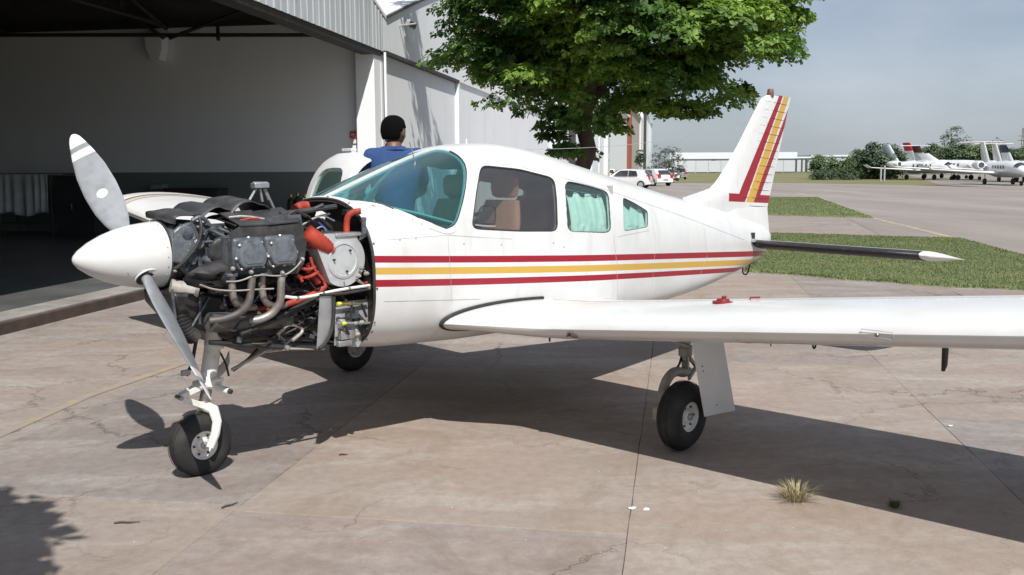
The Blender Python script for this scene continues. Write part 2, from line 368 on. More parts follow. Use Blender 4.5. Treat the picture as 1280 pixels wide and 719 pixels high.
for ci in range(-5, 12):
    c0 = ci * 1.88; off = {0: -.29 + .62, -1: -.29, 1: -1.3}.get(ci, rnd.uniform(-1.5, 1.5)); L = 3.35
    for li in range(-2, 16):
        l0 = off + li * L; l1 = l0 + L; mid_ = org + pv * (c0 + .94) + dv * (l0 + l1) / 2
        if (mid_ - FH(0, 0)).dot(Vector((.9862, -.1653, 0))) < .75: continue
        corners = [org + pv * x + dv * y for x in (c0 + .3, c0 + 1.6) for y in (l0 + .3, l1 - .3)]
        if sum(inpoly(q.x, q.y, TW) for q in corners) >= 4 and mid_.y > 14: continue
        if mid_.y > 55 or mid_.x > 20: continue
        if ci == 0 and li in (0, 1): pass
        slab(c0, c0 + 1.88, l0, l1).build('concrete_slab', 'concrete', apron, smooth=0, recalc=True); ns += 1
print('slabs', ns)
# strip of concrete between the slabs and the hangar sill
o = MB().add([FH(-18, 0, .002 - .008), FH(60, 0, -.006), FH(60, 1.2, -.006), FH(-18, 1.2, -.006)], [(0, 3, 2, 1)]).build('sill_strip', 'concrete', apron, smooth=0)

# asphalt taxiway
m, nt, b = nodes('asphalt'); p = pos(nt)
st = N(nt, 'Mapping', Vector=p, Rotation=(0, 0, R(28)), Scale=(.35, .05, 1)).outputs[0]
c = mixc(nt, _mr(nt, noi(nt, st, 1.1, 6, .6), .35, .65), (.215, .188, .168), (.30, .268, .245))
c = mixc(nt, math_(nt, 'MULTIPLY', _mr(nt, noi(nt, p, 18, 6, .7), .4, .7), .4), c, (.15, .132, .12))
c = mixc(nt, math_(nt, 'MULTIPLY', _mr(nt, noi(nt, p, .25, 5, .65, .8), .55, .7), .5), c, (.17, .148, .135))
nt.links.new(c, b.inputs['Base Color']); b.inputs['Roughness'].default_value = .9
nt.links.new(N(nt, 'Bump', Strength=.5, Distance=.01, Height=noi(nt, p, 60, 4)).outputs[0], b.inputs['Normal']); M['asphalt'] = m
def sheet(name, P, z, m, **k): return tag(MB().add([(q[0], q[1], z) for q in P], [tuple(range(len(P)))]).build(name, m, smooth=0), kind='structure', **k)
tw = [(q.x, q.y) for q in TW]
sheet('taxiway', tw, .006, 'asphalt')
ap2 = [(q.x, q.y) for q in [G(620, 236), G(960, 236.2), G(1024, 247), G(1005, 247.6), G(900, 247.2), G(860, 244), G(700, 250)]]
sheet('road', [(q.x, q.y) for q in (G(560, 236), G(960, 236), G(1024, 246.6), G(900, 247), G(860, 250), G(640, 262))], .0101, 'asphalt')
M['lineyellow'] = mat('worn_yellow_line', (.44, .37, .20), .8, 0, (.28, .25, .21), 3, .38, .60, obj=False)
def strip(name, pts, wd, z, m, parent=None):
    P = [Vector((q[0], q[1], z)) for q in pts]; Lf = []; Rt = []
    for i, q in enumerate(P):
        d = (P[min(i + 1, len(P) - 1)] - P[max(i - 1, 0)]).normalized(); n_ = Vector((-d.y, d.x, 0)) * wd / 2; Lf.append(q + n_); Rt.append(q - n_)
    n = len(P); return MB().add(Lf + Rt, [(i, i + 1, n + i + 1, n + i) for i in range(n - 1)]).build(name, m, parent, smooth=0)
tag(strip('taxiway_edge_line', [(G(*q).x, G(*q).y) for q in ((1300, 327), (1285, 322), (1202, 300), (1108, 277), (1094, 273.4), (1024, 247.3), (995, 241))], .16, .0085, 'lineyellow'), kind='structure')
M['lineyellow2'] = mat('faded_apron_line', (.34, .275, .165), .85, 0, (.275, .235, .205), 9, .34, .56, obj=False)
tag(strip('apron_line', [(G(*q).x, G(*q).y) for q in ((-60, 570), (110, 495), (228, 455))], .085, .0022, 'lineyellow2'), kind='structure')
M['linewhite'] = mat('faded_grey_line', (.42, .39, .37), .85, 0, (.31, .26, .23), 5, .3, .6, obj=False)

# grass islands
m, nt, b = nodes('mown_grass_soil'); p = pos(nt)
c = mixc(nt, _mr(nt, noi(nt, p, .9, 6, .65), .35, .65), (.125, .165, .06), (.20, .205, .09))
c = mixc(nt, math_(nt, 'MULTIPLY', _mr(nt, noi(nt, p, 14, 5, .7), .45, .7), .6), c, (.05, .075, .018))
nt.links.new(c, b.inputs['Base Color']); b.inputs['Roughness'].default_value = .95
nt.links.new(N(nt, 'Bump', Strength=1, Distance=.04, Height=noi(nt, p, 25, 5)).outputs[0], b.inputs['Normal']); M['grass_soil'] = m
M['blade'] = leafmat('grass_blade', (.115, .17, .05), (.21, .24, .095), .7, .3)
M['dryblade'] = leafmat('dry_grass_blade', (.42, .36, .20), (.24, .25, .10), 9, .2)
def grass(poly, n, h, zb, name, label, m='blade', wd=.012):
    xs = [q.x for q in poly]; ys = [q.y for q in poly]; v = []; f = []
    k = 0
    while k < n:
        x = rnd.uniform(min(xs), max(xs)); y = rnd.uniform(min(ys), max(ys))
        if not inpoly(x, y, poly): continue
        a = rnd.uniform(0, 6.28); hh = h * rnd.uniform(.5, 1.3); dx, dy = math.cos(a), math.sin(a); ln = rnd.uniform(-.6, .6) * hh
        i = len(v); v += [(x - dx * wd, y - dy * wd, zb), (x + dx * wd, y + dy * wd, zb), (x - dy * ln, y + dx * ln, zb + hh)]; f.append((i, i + 1, i + 2)); k += 1
    me = bpy.data.meshes.new(name); me.from_pydata(v, [], f); o = bpy.data.objects.new(name, me); sc.collection.objects.link(o); me.materials.append(M[m])
    return tag(o, label, 'grass', kind='stuff')
def bumpy(poly, z0, name, m):                               # low mound of turf with a raised ragged edge
    P = []
    n = len(poly)
    for i in range(n):
        a, b_ = poly[i], poly[(i + 1) % n]; k = max(1, int((b_ - a).length / .35))
        for t in range(k):
            q = a.lerp(b_, t / k); P.append(q + Vector((noise.noise(q * 1.3) * .22, noise.noise(q * 1.3 + Vector((9, 9, 0))) * .22, 0)))
    c0 = sum(P, Vector()) / len(P); k = len(P)
    top = [Vector((q.x, q.y, z0)) + (c0 - q).normalized() * .12 for q in P]
    for t in top: t.z = z0
    return tag(MB().add([(q.x, q.y, -.02) for q in P] + top, [(i, (i + 1) % k, k + (i + 1) % k, k + i) for i in range(k)] + [tuple(range(k, 2 * k))]).build(name, m, smooth=0), kind='structure')
bumpy(gB, .035, 'grass_verge', 'grass_soil'); bumpy(gA, .03, 'grass_verge', 'grass_soil')
grass(gB, 60000, .032, .02, 'lawn_grass', 'short green grass growing on the verge behind the grounded wing')
grass(gA, 16000, .03, .02, 'lawn_grass', 'short green grass on the far verge beside the taxiway', wd=.025)

def tuft(c, n, r, h, name, label, m, seed):
    rr = random.Random(seed); v = []; f = []
    for _ in range(n):
        a = rr.uniform(0, 6.28); d = r * math.sqrt(rr.random()) * .35; x, y = c.x + math.cos(a) * d, c.y + math.sin(a) * d
        hh = h * rr.uniform(.35, 1); l = rr.uniform(.1, 1) * r * (1.25 - hh / h * .5); wd = .0016
        dx, dy = math.cos(a), math.sin(a); p0 = Vector((x, y, 0)); p1 = Vector((x + dx * l * .4, y + dy * l * .4, hh * .75)); p2 = Vector((x + dx * l, y + dy * l, hh))
        s_ = Vector((-dy * wd, dx * wd, 0)); i = len(v); v += [p0 - s_, p0 + s_, p1 + s_, p1 - s_, p2]; f += [(i, i + 1, i + 2, i + 3), (i + 3, i + 2, i + 4)]
    me = bpy.data.meshes.new(name); me.from_pydata([tuple(q) for q in v], [], f); o = bpy.data.objects.new(name, me); sc.collection.objects.link(o); me.materials.append(M[m])
    return tag(o, label, 'grass tuft')
tuft(G(995, 625), 170, .15, .095, 'grass_tuft', 'dry straw-coloured grass tuft growing from a joint in the sunlit concrete', 'dryblade', 3)
tuft(G(1118, 634), 200, .045, .035, 'grass_tuft', 'small low green weed tuft in the shadow of the wing', 'blade', 4)

# ------------------------------------------------------------------ hangar
m, nt, b = nodes('rain_streaked_white'); p = pos(nt)
stv = noi(nt, N(nt, 'Mapping', Vector=p, Scale=(2.6, 2.6, .16)).outputs[0], 1.0, 6, .65)
c = mixc(nt, _mr(nt, noi(nt, p, .6, 4), .35, .7), (.82, .85, .88), (.86, .88, .90)); c = mixc(nt, math_(nt, 'MULTIPLY', _mr(nt, stv, .52, .74), .25), c, (.52, .55, .58))
nt.links.new(c, b.inputs['Base Color']); b.inputs['Roughness'].default_value = .7; M['facade'] = m
m, nt, b = nodes('end_wall_paint'); p = pos(nt)
stv = noi(nt, N(nt, 'Mapping', Vector=p, Scale=(1.4, 1.4, .3)).outputs[0], 1.0, 6, .65)
c = mixc(nt, math_(nt, 'MULTIPLY', _mr(nt, stv, .45, .72), .4), (.84, .87, .88), (.74, .77, .79))
cz = N(nt, 'SeparateXYZ', Vector=p).outputs[2]
c = mixc(nt, math_(nt, 'LESS_THAN', cz, 1.56), c, (.20, .22, .21))
nt.links.new(c, b.inputs['Base Color']); b.inputs['Roughness'].default_value = .6
nt.links.new(N(nt, 'Bump', Strength=.3, Distance=.01, Height=noi(nt, p, 20, 5)).outputs[0], b.inputs['Normal']); M['endwall'] = m
M['clad'] = mat('grey_cladding', (.58, .61, .64), .55, 0, (.42, .45, .47), 1.4, .4, .7, obj=False, stretch=(2.2, 2.2, .25))
M['roofmetal'] = mat('white_roof_sheet', (.86, .87, .88), .5, 0, (.80, .80, .80), .6, obj=False)
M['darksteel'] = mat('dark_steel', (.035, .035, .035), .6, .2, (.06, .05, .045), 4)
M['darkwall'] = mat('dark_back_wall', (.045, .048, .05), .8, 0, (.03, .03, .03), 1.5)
M['floor'] = mat('hangar_floor', (.115, .12, .118), .45, 0, (.07, .073, .072), 1.3, .35, .7, obj=False)
M['sill'] = mat('sill_concrete', (.30, .285, .265), .85, 0, (.18, .165, .15), 2.5, .4, .7, bump=.4, obj=False)
M['rail'] = mat('rusty_rail', (.085, .055, .045), .8, 0, (.045, .035, .03), 5, bump=.4, obj=False)
def hb(mb, s0, s1, o0, o1, z0, z1):                         # a box in the hangar frame
    mb.add([FH(s, o_, z) for z in (z0, z1) for s, o_ in ((s0, o0), (s1, o0), (s1, o1), (s0, o1))], [(3, 2, 1, 0), (4, 5, 6, 7), (0, 1, 5, 4), (1, 2, 6, 5), (2, 3, 7, 6), (3, 0, 4, 7)]); return mb
VW = 27.0
def zr(s):
    t = (s - 13.5) / VW; t -= math.floor(t); return 5.04 + 2.5 * math.sin(math.pi * t)
hg = empty('hangar', FH(0, 0, 0), label='open aircraft hangar with grey end wall, dark roof and grey clad header beside the apron', cat='hangar')
hg_inv = Matrix.Translation(-FH(0, 0, 0))
def hpart(mb, name, m, parent=None, **k):
    o = mb.build(name, m, parent or hg, **k)
    o.data.transform(hg_inv); return o
hpart(hb(MB(), -18, 12.95, -22, -.42, .10, .13), 'floor', 'floor', smooth=0)
hpart(hb(MB(), -18, 12.95, -.42, -.02, .0, .135), 'sill', 'sill', bevel=.012)
hpart(hb(MB(), -18, 60, -.02, .035, -.02, .115), 'rail', 'rail', bevel=.008)
hpart(hb(MB(), 12.98, 13.18, -22, -.5, 0, 4.93), 'end_wall', 'endwall', smooth=0)
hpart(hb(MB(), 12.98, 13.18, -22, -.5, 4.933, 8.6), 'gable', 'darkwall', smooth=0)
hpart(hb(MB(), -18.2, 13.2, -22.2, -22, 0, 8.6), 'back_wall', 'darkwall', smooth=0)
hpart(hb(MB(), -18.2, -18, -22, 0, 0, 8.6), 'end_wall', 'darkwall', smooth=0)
hpart(hb(MB(), 12.72, 13.22, -.5, -.06, 0, 4.30), 'column', 'facade', bevel=.01)
hpart(MB().tube([FH(13.27, .035, 0), FH(13.27, .035, 4.28)], .03, 10), 'downpipe', 'facade')
# header cladding: ribbed panels
pw = .9
s = -17.1
while s < 13.15:
    s1 = min(s + pw, 13.24); prof = []
    nr = 3; wv = (s1 - s - .006) / nr
    for i in range(nr):
        a = s + .003 + i * wv
        prof += [(a, .0), (a + wv * .55, .0), (a + wv * .65, .012), (a + wv * .9, .012)]
    prof.append((s1 - .003, 0))
    v = []
    for a, oo in prof: v += [FH(a, oo, 4.30), FH(a, oo, zr(a)), FH(a, oo - .02, 4.30), FH(a, oo - .02, zr(a))]
    f = []
    for i in range(len(prof) - 1):
        k = i * 4; f += [(k, k + 4, k + 5, k + 1), (k + 2, k + 3, k + 7, k + 6), (k + 1, k + 5, k + 7, k + 3), (k, k + 2, k + 6, k + 4)]
    hpart(MB().add(v, f), 'cladding_panel', 'clad', smooth=20); s = s1
hpart(hb(MB(), -17.1, 13.2, -.35, -.03, 4.18, 4.34), 'header_beam', 'darksteel', smooth=0)
def vault(s0, s1, off, th, o0, o1, mb=None):
    mb = mb or MB(); n = 36; rg = []
    for i in range(n + 1):
        s_ = s0 + (s1 - s0) * i / n; z = (5.04 + 2.5 * math.sin(math.pi * i / n)) + off
        rg.append([FH(s_, o0, z), FH(s_, o1, z), FH(s_, o1, z + th), FH(s_, o0, z + th)])
    return mb.rings(rg)
hpart(vault(-13.5, 13.5, .02, .08, -22, .02), 'roof', 'roofmetal')
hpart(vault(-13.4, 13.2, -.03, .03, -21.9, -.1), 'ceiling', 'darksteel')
hpart(hb(MB(), -18.2, -13.4, -22, .0, 5.0, 5.2), 'roof', 'roofmetal')
# roof trusses, tie rods, purlins
for o_ in (-1.2, -5.2, -9.4, -13.6, -17.8):
    mb = MB(); top = []
    for i in range(15):
        s_ = -13 + 26 * i / 14; z = 5.04 + 2.5 * math.sin(math.pi * i / 14) - .12; top.append(FH(s_, o_, z))
    mb.tube(top, .06, 5); mb.tube([FH(-13, o_, 5.0), FH(13, o_, 5.0)], .05, 5)
    for i in range(1, 14):
        s_ = -13 + 26 * i / 14; mb.tube([FH(s_, o_, 5.0), top[i]], .025, 4); mb.tube([FH(s_, o_, 5.0), top[i - 1 if i < 8 else i + 1]], .025, 4)
    hpart(mb, 'truss', 'darksteel', smooth=0)
def EW(u, v, s_=12.95):                                     # a pixel on the interior end wall
    r_ = ray(u, v); n_ = Vector((.1653, .9862)); t = n_.dot(FH(s_, 0).xy) / r_.xy.dot(n_); P = Vector((0, 0, CH)) + r_ * t
    return P
c0 = EW(200, 54); mb = MB(); d_ = Vector((.1653, .9862, 0))
mb.prism([c0 + Vector((-.22, .04, .1)), c0 + Vector((.22, -.04, .1)), c0 + Vector((.20, -.03, -.15)), c0 + Vector((.12, -.02, -.42)), c0 + Vector((-.08, .02, -.42)), c0 + Vector((-.20, .03, -.15))], -d_ * .3)
hpart(mb, 'corbel', 'endwall', smooth=0)
for a, b_ in (((205, 48), (128, -6)), ((212, 48), (318, 8)), ((272, 24), (273, 50)), ((0, 44), (452, 44))):
    hpart(MB().tube([EW(a[0], a[1], 12.6), EW(b_[0], b_[1], 12.4 if a[0] else 12.6)], .045, 5), 'brace', 'darksteel', smooth=0)

# neighbouring vaulted building in line with the hangar
nb = empty('vaulted_building', FH(13.5, 0, 0), label='long white vaulted building continuing in line beyond the hangar column', cat='building')
nb_inv = Matrix.Translation(-FH(13.5, 0, 0))
def npart(mb, name, m, **k):
    o = mb.build(name, m, nb, **k); o.data.transform(nb_inv); return o
def wall_profile(s0, s1, o0, o1, z0, zf, n=24):
    rg = []
    for i in range(n + 1):
        s_ = s0 + (s1 - s0) * i / n; rg.append([FH(s_, o0, z0), FH(s_, o1, z0), FH(s_, o1, zf(s_)), FH(s_, o0, zf(s_))])
    return MB().rings(rg)
npart(wall_profile(13.26, 40.45, -.4, .0, 4.30, lambda s_: zr(min(max(s_, 13.5), 40.4999)) + .02), 'upper_wall', 'facade', smooth=0)
npart(hb(MB(), 13.26, 40.45, -.5, -.06, 0, 4.298), 'lower_wall', 'facade', smooth=0)
npart(hb(MB(), 13.27, 21.0, -.055, .07, 4.235, 4.32), 'ledge', 'darksteel', smooth=0)
npart(vault(13.5, 40.5, .02, .1, -26, .015), 'roof', 'roofmetal')
npart(hb(MB(), 20.9, 21.1, -.055, .06, 0, 4.29), 'pilaster', 'facade', smooth=0)
eave = [FH(13.5 + 27 * i / 40, .02, 5.10 + 2.5 * math.sin(math.pi * i / 40)) for i in range(41)]
npart(MB().tube(eave, .035, 6), 'eave_trim', 'darksteel')
# floodlight under the eave
fl = empty('floodlight', FH(15.06, 0, 5.17), FROT, label='black-faced floodlight fixed to the white wall under the curved eave', cat='floodlight')
MB().box((0, -.07, 0), (.08, .14, .06)).build('bracket', 'filtergrey', fl, bevel=.005)
MB().box((.1, -.15, .0), (.62, .10, .17), Matrix.Rotation(R(22), 3, 'X')).build('housing', 'filtergrey', fl, bevel=.015)
MB().box((.1, -.207, -.022), (.50, .012, .12), Matrix.Rotation(R(22), 3, 'X')).build('lens', 'black', fl)
MB().tube([(-.42, 0, -.1), (-.42, -.42, -.06)], .022, 8).build('conduit_arm', 'filtergrey', fl)
# farther bays of the row, with pilasters, each its own building
M['orange'] = mat('orange_post', (.24, .075, .045), .8); M['beigewall'] = mat('beige_wall', (.48, .44, .40), .8, 0, (.40, .37, .34), .7, obj=False)
def s_at(u, o_=0):                                          # where the facade line crosses a picture column
    t = (u - 640) / CF; a = FH(0, o_); return (a.x - t * a.y) / (t * .9862 - .1653)
s2 = s_at(757); s3 = s_at(788); s4 = s_at(797)
def bay(sa, sb, z, m, label, pm='facade', pil=()):
    e = empty('annex_building', FH(sa, 0, 0), label=label, cat='building'); inv = Matrix.Translation(-FH(sa, 0, 0))
    def pp(mb, n_, mm): o = mb.build(n_, mm, e, smooth=0); o.data.transform(inv)
    pp(hb(MB(), sa + .05, sb - .05, -14, -.3, 0, z), 'wall', m); pp(hb(MB(), sa, sb, -14.2, .1, z + .01, z + .35), 'roof', 'roofmetal')
    for q in pil: pp(hb(MB(), q[0], q[0] + q[2], -.29, .12, 0, z), 'pilaster', q[1])
bay(40.6, 52, 5.4, 'facade', 'white annex wall just behind the trunk of the big tree', pil=((46, 'facade', .5),))
bay(52.2, s_at(752), 6.2, 'facade', 'long pale grey shed wall with dark strip right of the tree trunk', pil=((56, 'darksteel', .7), (70, 'facade', .8)))
bay(s_at(753), s_at(786), 9, 'facade', 'pale hangar block with thick white corner pilaster behind the parked hatchback', pil=((s_at(758), 'white', 3.5), (s_at(785.5), 'orange', .6)))
bay(s_at(787), s_at(803), 11.5, 'beigewall', 'beige and orange hangar block beyond the pale one', pil=((s_at(787.5), 'orange', 1.6), (s_at(800), 'white', 8)))
bay(s_at(804), s_at(815), 15, 'facade', 'farthest grey hangar block at the end of the row', pil=((s_at(805), 'darksteel', 9),))

# things in the hangar
def ew_box(u0, v0, u1, v1, s_, dep, name, m, parent=None, bevel=0):
    a = EW(u0, v1, s_); b_ = EW(u1, v0, s_); d = Vector((.1653, .9862, 0)) * dep
    return MB().prism([(a.x, a.y, a.z), (b_.x, b_.y, a.z), (b_.x, b_.y, b_.z), (a.x, a.y, b_.z)], -d).build(name, m, parent, bevel=bevel, smooth=0)
M['dustsheet'] = mat('dust_sheet', (.66, .69, .67), .85, 0, (.5, .53, .52), 3, bump=.5, bs=6)
# cloth covered rack at the left
rk = empty('covered_rack', EW(30, 270, 11.2), label='rack draped with a pale grey dust sheet at the hangar wall, left edge', cat='rack')
P0 = EW(-2, 218, 11.2); P1 = EW(60, 218, 11.2); zb_ = EW(0, 268, 11.2).z; v = []; f = []; nn = 40; hh = 10; dd = Vector((.1653, .9862, 0))
for j in range(hh + 1):
    for i in range(nn + 1):
        t = i / nn; q = P0.lerp(P1, t); k = j / hh; amp = .05 * k + .005
        v.append(Vector((q.x, q.y, q.z + (zb_ - q.z) * k + (.05 * math.sin(t * 9) * k))) - dd * (amp * math.sin(t * 38 + 2 * math.sin(t * 7)) + .04))
for j in range(hh):
    for i in range(nn): k = j * (nn + 1) + i; f.append((k, k + 1, k + nn + 2, k + nn + 1))
k0 = len(v); v += [P0 + dd * .6, P1 + dd * .6]; f.append(tuple([k0, k0 + 1] + list(range(nn, -1, -1))))
o = MB().add(v, f).build('sheet', 'dustsheet', rk); o.data.transform(Matrix.Translation(-Vector(rk.location))); o.modifiers.new('s', 'SOLIDIFY').thickness = .01
mb = MB()
for q in (P0, P1):
    for dz in (.05, .55):
        b_ = q + dd * dz; mb.tube([(b_.x, b_.y, .13), (b_.x, b_.y, q.z - .02)], .02, 6)
mb.tube([P0 + dd * .05 - Vector((0, 0, 1.1)), P1 + dd * .05 - Vector((0, 0, 1.1))], .015, 6)
o = mb.build('frame', 'darksteel', rk); o.data.transform(Matrix.Translation(-Vector(rk.location)))
# workbenches and cabinets, dim
def cab(u0, u1, v0, s_, m, label, name='cabinet', cat='cabinet'):
    a = EW(u0, v0, s_); b_ = EW(u1, v0, s_); e = empty(name, ((a.x + b_.x) / 2, (a.y + b_.y) / 2, .13), FROT - R(90), label=label, cat=cat)
    L_ = (b_ - a).length; H = a.z - .13; MB().box((0, .25, H / 2), (L_, .5, H)).build('body', m, e, bevel=.01, smooth=0)
    nd = max(2, int(L_ / .6))
    for i in range(nd):
        x = -L_ / 2 + L_ * (i + .5) / nd; p_ = MB().box((x, -.012, H / 2), (L_ / nd - .03, .02, H - .1)).build('door', m, e, bevel=.004, smooth=0)
        MB().box((x + L_ / nd * .35, -.034, H / 2), (.02, .02, .14)).build('handle', 'alu', p_)
    MB().box((0, .25, H + .015), (L_ + .06, .54, .03)).build('top', 'darksteel', e, smooth=0)
cab(68, 116, 222, 11.6, 'darkwall', 'tall dark cabinet beside the draped rack in the hangar')
cab(205, 272, 237, 12.3, 'darkwall', 'long low dark workbench against the green hangar dado', 'workbench', 'workbench')
e = empty('carton_box', EW(210, 237, 12.7), FROT - R(90), label='small pale grey box lying on the hangar workbench', cat='box')
MB().box((-.28, .1, .06), (.34, .25, .10)).build('carton', 'filtergrey', e, bevel=.01)
MB().box((-.28, .1, .118), (.36, .27, .012)).build('lid', 'alu', e)
# gas bottles by the end wall
for i, u in enumerate((363.5, 372, 381)):
    q = EW(u, 243 - (i % 2) * 2, 12.2); h_ = q.z - .13
    g = MB().lathe([(.001, 0), (.085, .0), (.09, .03), (.09, h_ * .8), (.07, h_ * .87), (.025, h_ * .91), (.02, h_ * .94)], (0, 0, 0), (0, 0, 1), 16)
    e = empty('gas_bottle', (q.x, q.y, .13), label=['leftmost of three black gas bottles by the hangar wall', 'middle one of three black gas bottles by the hangar wall', 'rightmost of three black gas bottles, nearest the open cabin door'][i], cat='gas bottle', group='gas bottles along the hangar wall')
    g.build('bottle', 'black', e); MB().lathe([(.03, 0), (.03, .06), (.012, .08)], (0, 0, h_ * .93), (0, 0, 1), 8).build('valve', 'brass', e)

# signs on the end wall
M['signred'] = mat('sign_red', (.45, .02, .02), .5); M['signwhite'] = mat('sign_white', (.8, .8, .78), .5)
def fire_sign(u, v, wd, hgt, s_, label):
    q = EW(u, v, s_); e = empty('fire_sign', q, FROT - R(90), label=label, cat='sign')
    MB().box((0, -.006, 0), (wd, .012, hgt)).build('plate', 'signred', e, smooth=0)
    a = MB(); a.prism([(x * wd, -.014, z * hgt) for x, z in ((-.30, -.30), (-.22, -.30), (-.22, .30), (-.30, .30))], (0, .001, 0)); a.prism([(x * wd, -.014, z * hgt) for x, z in ((-.05, -.35), (.12, -.35), (.12, .0), (.26, .0), (.05, .35), (-.16, .0), (-.05, .0))], (0, .001, 0))
    a.build('symbol', 'signwhite', e, smooth=0)
fire_sign(441.5, 168.5, .16, .15, 12.96, 'small red fire extinguisher sign with white arrow on the grey end wall')
e = empty('small_notice', EW(443, 177, 12.96), FROT - R(90), label='small pale notice just under the red fire sign', cat='notice')
MB().box((.03, -.004, 0), (.17, .008, .09)).build('plate', 'signwhite', e, smooth=0)
e = empty('fire_extinguisher', EW(440, 214, 12.8), FROT - R(90), label='red fire extinguisher hung beside the column, seen through the open cabin door', cat='fire extinguisher')
MB().lathe([(.0, -.28), (.075, -.27), (.08, -.24), (.08, .20), (.05, .26), (.02, .28)], (0, 0, 0), (0, 0, 1), 20).build('cylinder', 'signred', e)
MB().box((0, -.081, .02), (.07, .006, .18)).build('instruction_label', 'signwhite', e); MB().tube([(0, 0, .28), (0, 0, .33), (.05, 0, .34), (.11, -.01, .25), (.10, 0, 0)], .011, 6, 1).build('hose', 'black', e)

# ================================================================== AIRCRAFT
ac = empty('light_aircraft', (AX, AY, 0), AYAW, label='white low-wing single-engine aircraft with red and yellow stripes and its engine cowling removed', cat='aircraft')
ST = np.array([  # station, bottom, top, half width, widest height, n top, n bottom
 [1.44, .600, 1.465, .485, 1.04, 2.5, 3.2], [1.60, .580, 1.525, .505, 1.04, 2.7, 3.2], [1.80, .565, 1.600, .522, 1.04, 2.85, 3.2], [2.00, .555, 1.672, .535, 1.04, 2.8, 3.2],
 [2.20, .545, 1.735, .545, 1.04, 2.55, 3.2], [2.40, .540, 1.778, .55, 1.04, 2.65, 3.2], [2.70, .535, 1.795, .55, 1.03, 2.75, 3.2], [3.00, .535, 1.760, .545, 1.02, 2.8, 3.2],
 [3.30, .535, 1.700, .525, 1.01, 2.7, 4.5], [3.70, .540, 1.620, .475, .99, 2.55, 5.5], [4.10, .550, 1.540, .42, .97, 2.4, 5.5], [4.60, .570, 1.440, .345, .95, 2.3, 5.5],
 [5.10, .600, 1.345, .275, .93, 2.2, 5], [5.60, .650, 1.250, .205, .92, 2.1, 4], [6.00, .705, 1.165, .145, .92, 2.1, 3.0], [6.30, .775, 1.100, .10, .93, 2, 2.5], [6.50, .86, 1.035, .055, .95, 2, 2], [6.56, .92, .99, .01, .955, 2, 2]])
def st_at(fs):
    x = ST[:, 0]; i = int(np.clip(np.searchsorted(x, fs) - 1, 0, len(x) - 2)); t = (fs - x[i]) / (x[i + 1] - x[i]); t = min(max(t, -.5), 1.2)
    p1, p2 = ST[i, 1:], ST[i + 1, 1:]; m1 = (p2 - (ST[i - 1, 1:] if i else p1)) / ((x[i + 1] - x[i - 1]) if i else (x[1] - x[0])); m2 = ((ST[i + 2, 1:] if i + 2 < len(x) else p2) - p1) / ((x[i + 2] if i + 2 < len(x) else x[i + 1]) - x[i]); h = x[i + 1] - x[i]
    return (2*t**3-3*t**2+1)*p1 + (t**3-2*t*t+t)*h*m1 + (-2*t**3+3*t*t)*p2 + (t**3-t*t)*h*m2
def ring(fs, off=0, n=64):
    zb, zt, w_, zc, nt_, nb_ = st_at(fs); out = []
    w_ = max(w_ - off, .004)
    for k in range(n):
        a = 2 * math.pi * (k + .5) / n; c, s_ = math.cos(a), math.sin(a); e = nt_ if s_ > 0 else nb_; H = max((zt - zc if s_ > 0 else zc - zb) - off, .003)
        out.append(Vector((fs, w_ * math.copysign(abs(c) ** (2 / e), c), zc + H * math.copysign(abs(s_) ** (2 / e), s_))))
    return out
def SF(u, v):                                               # where the line of sight meets the port side of the fuselage skin
    r_ = ray(u, v); lo = None; o2 = Vector((AX, AY)); t = 3.0
    def val(t):
        P = r_ * t; q = P.xy - o2; fs = q.dot(A_AFT); y = q.dot(A_STB); z = P.z + CH; zb, zt, w_, zc, nt_, nb_ = st_at(min(max(fs, 1.3), 6.55))
        H = (zt - zc) if z > zc else (zc - zb); e = nt_ if z > zc else nb_
        return (abs(y) / w_) ** e + (abs(z - zc) / H) ** e - 1, Vector((fs, y, z))
    best = (9, None)
    while t < 13:
        f_, P = val(t)
        if f_ < best[0]: best = (f_, P)
        if f_ < 0:
            a, b_ = t - .02, t
            for _ in range(20):
                m_ = (a + b_) / 2
                if val(m_)[0] < 0: b_ = m_
                else: a = m_
            return val(b_)[1]
        t += .02
    return best[1]
FSs = sorted(set([round(1.44 + .06 * i, 3) for i in range(86)] + [6.52, 6.56]))
FSs = [f_ for f_ in FSs if f_ <= 6.56]
def shell(name, o0, o1, f0=1.44, f1=6.56, m='fuse'):
    fs = [f_ for f_ in FSs if f0 <= f_ <= f1]
    outer = [ring(f_, o0) for f_ in fs]; inner = [ring(f_, o1) for f_ in fs[:-1]] + [[Vector((p.x - .004, p.y * .5, (p.z - .955) * .5 + .955)) if fs[-1] > 6.5 else p + Vector((-.0, 0, 0)) for p in ring(fs[-1], o1)]]
    n = 64; v = [p for r_ in outer for p in r_] + [p for r_ in inner for p in r_]; K = len(fs); f = []
    for i in range(K - 1):
        for k in range(n):
            k2 = (k + 1) % n; f.append((i*n+k, i*n+k2, (i+1)*n+k2, (i+1)*n+k)); b_ = K * n; f.append((b_+i*n+k2, b_+i*n+k, b_+(i+1)*n+k, b_+(i+1)*n+k2))
    for k in range(n):
        k2 = (k + 1) % n; b_ = K * n; f.append((k2, k, b_ + k, b_ + k2)); e = (K - 1) * n; f.append((e + k, e + k2, b_ + e + k2, b_ + e + k))
    return MB().add(v, f).build(name, m, None)
def side_prism(poly, y0, y1):                               # poly of (fs, z)
    return MB().prism([(a, y0, b_) for a, b_ in poly], (0, y1 - y0, 0)).build('cut', None, None, smooth=0)
def xz(pts): return [(p.x, p.z) for p in pts]
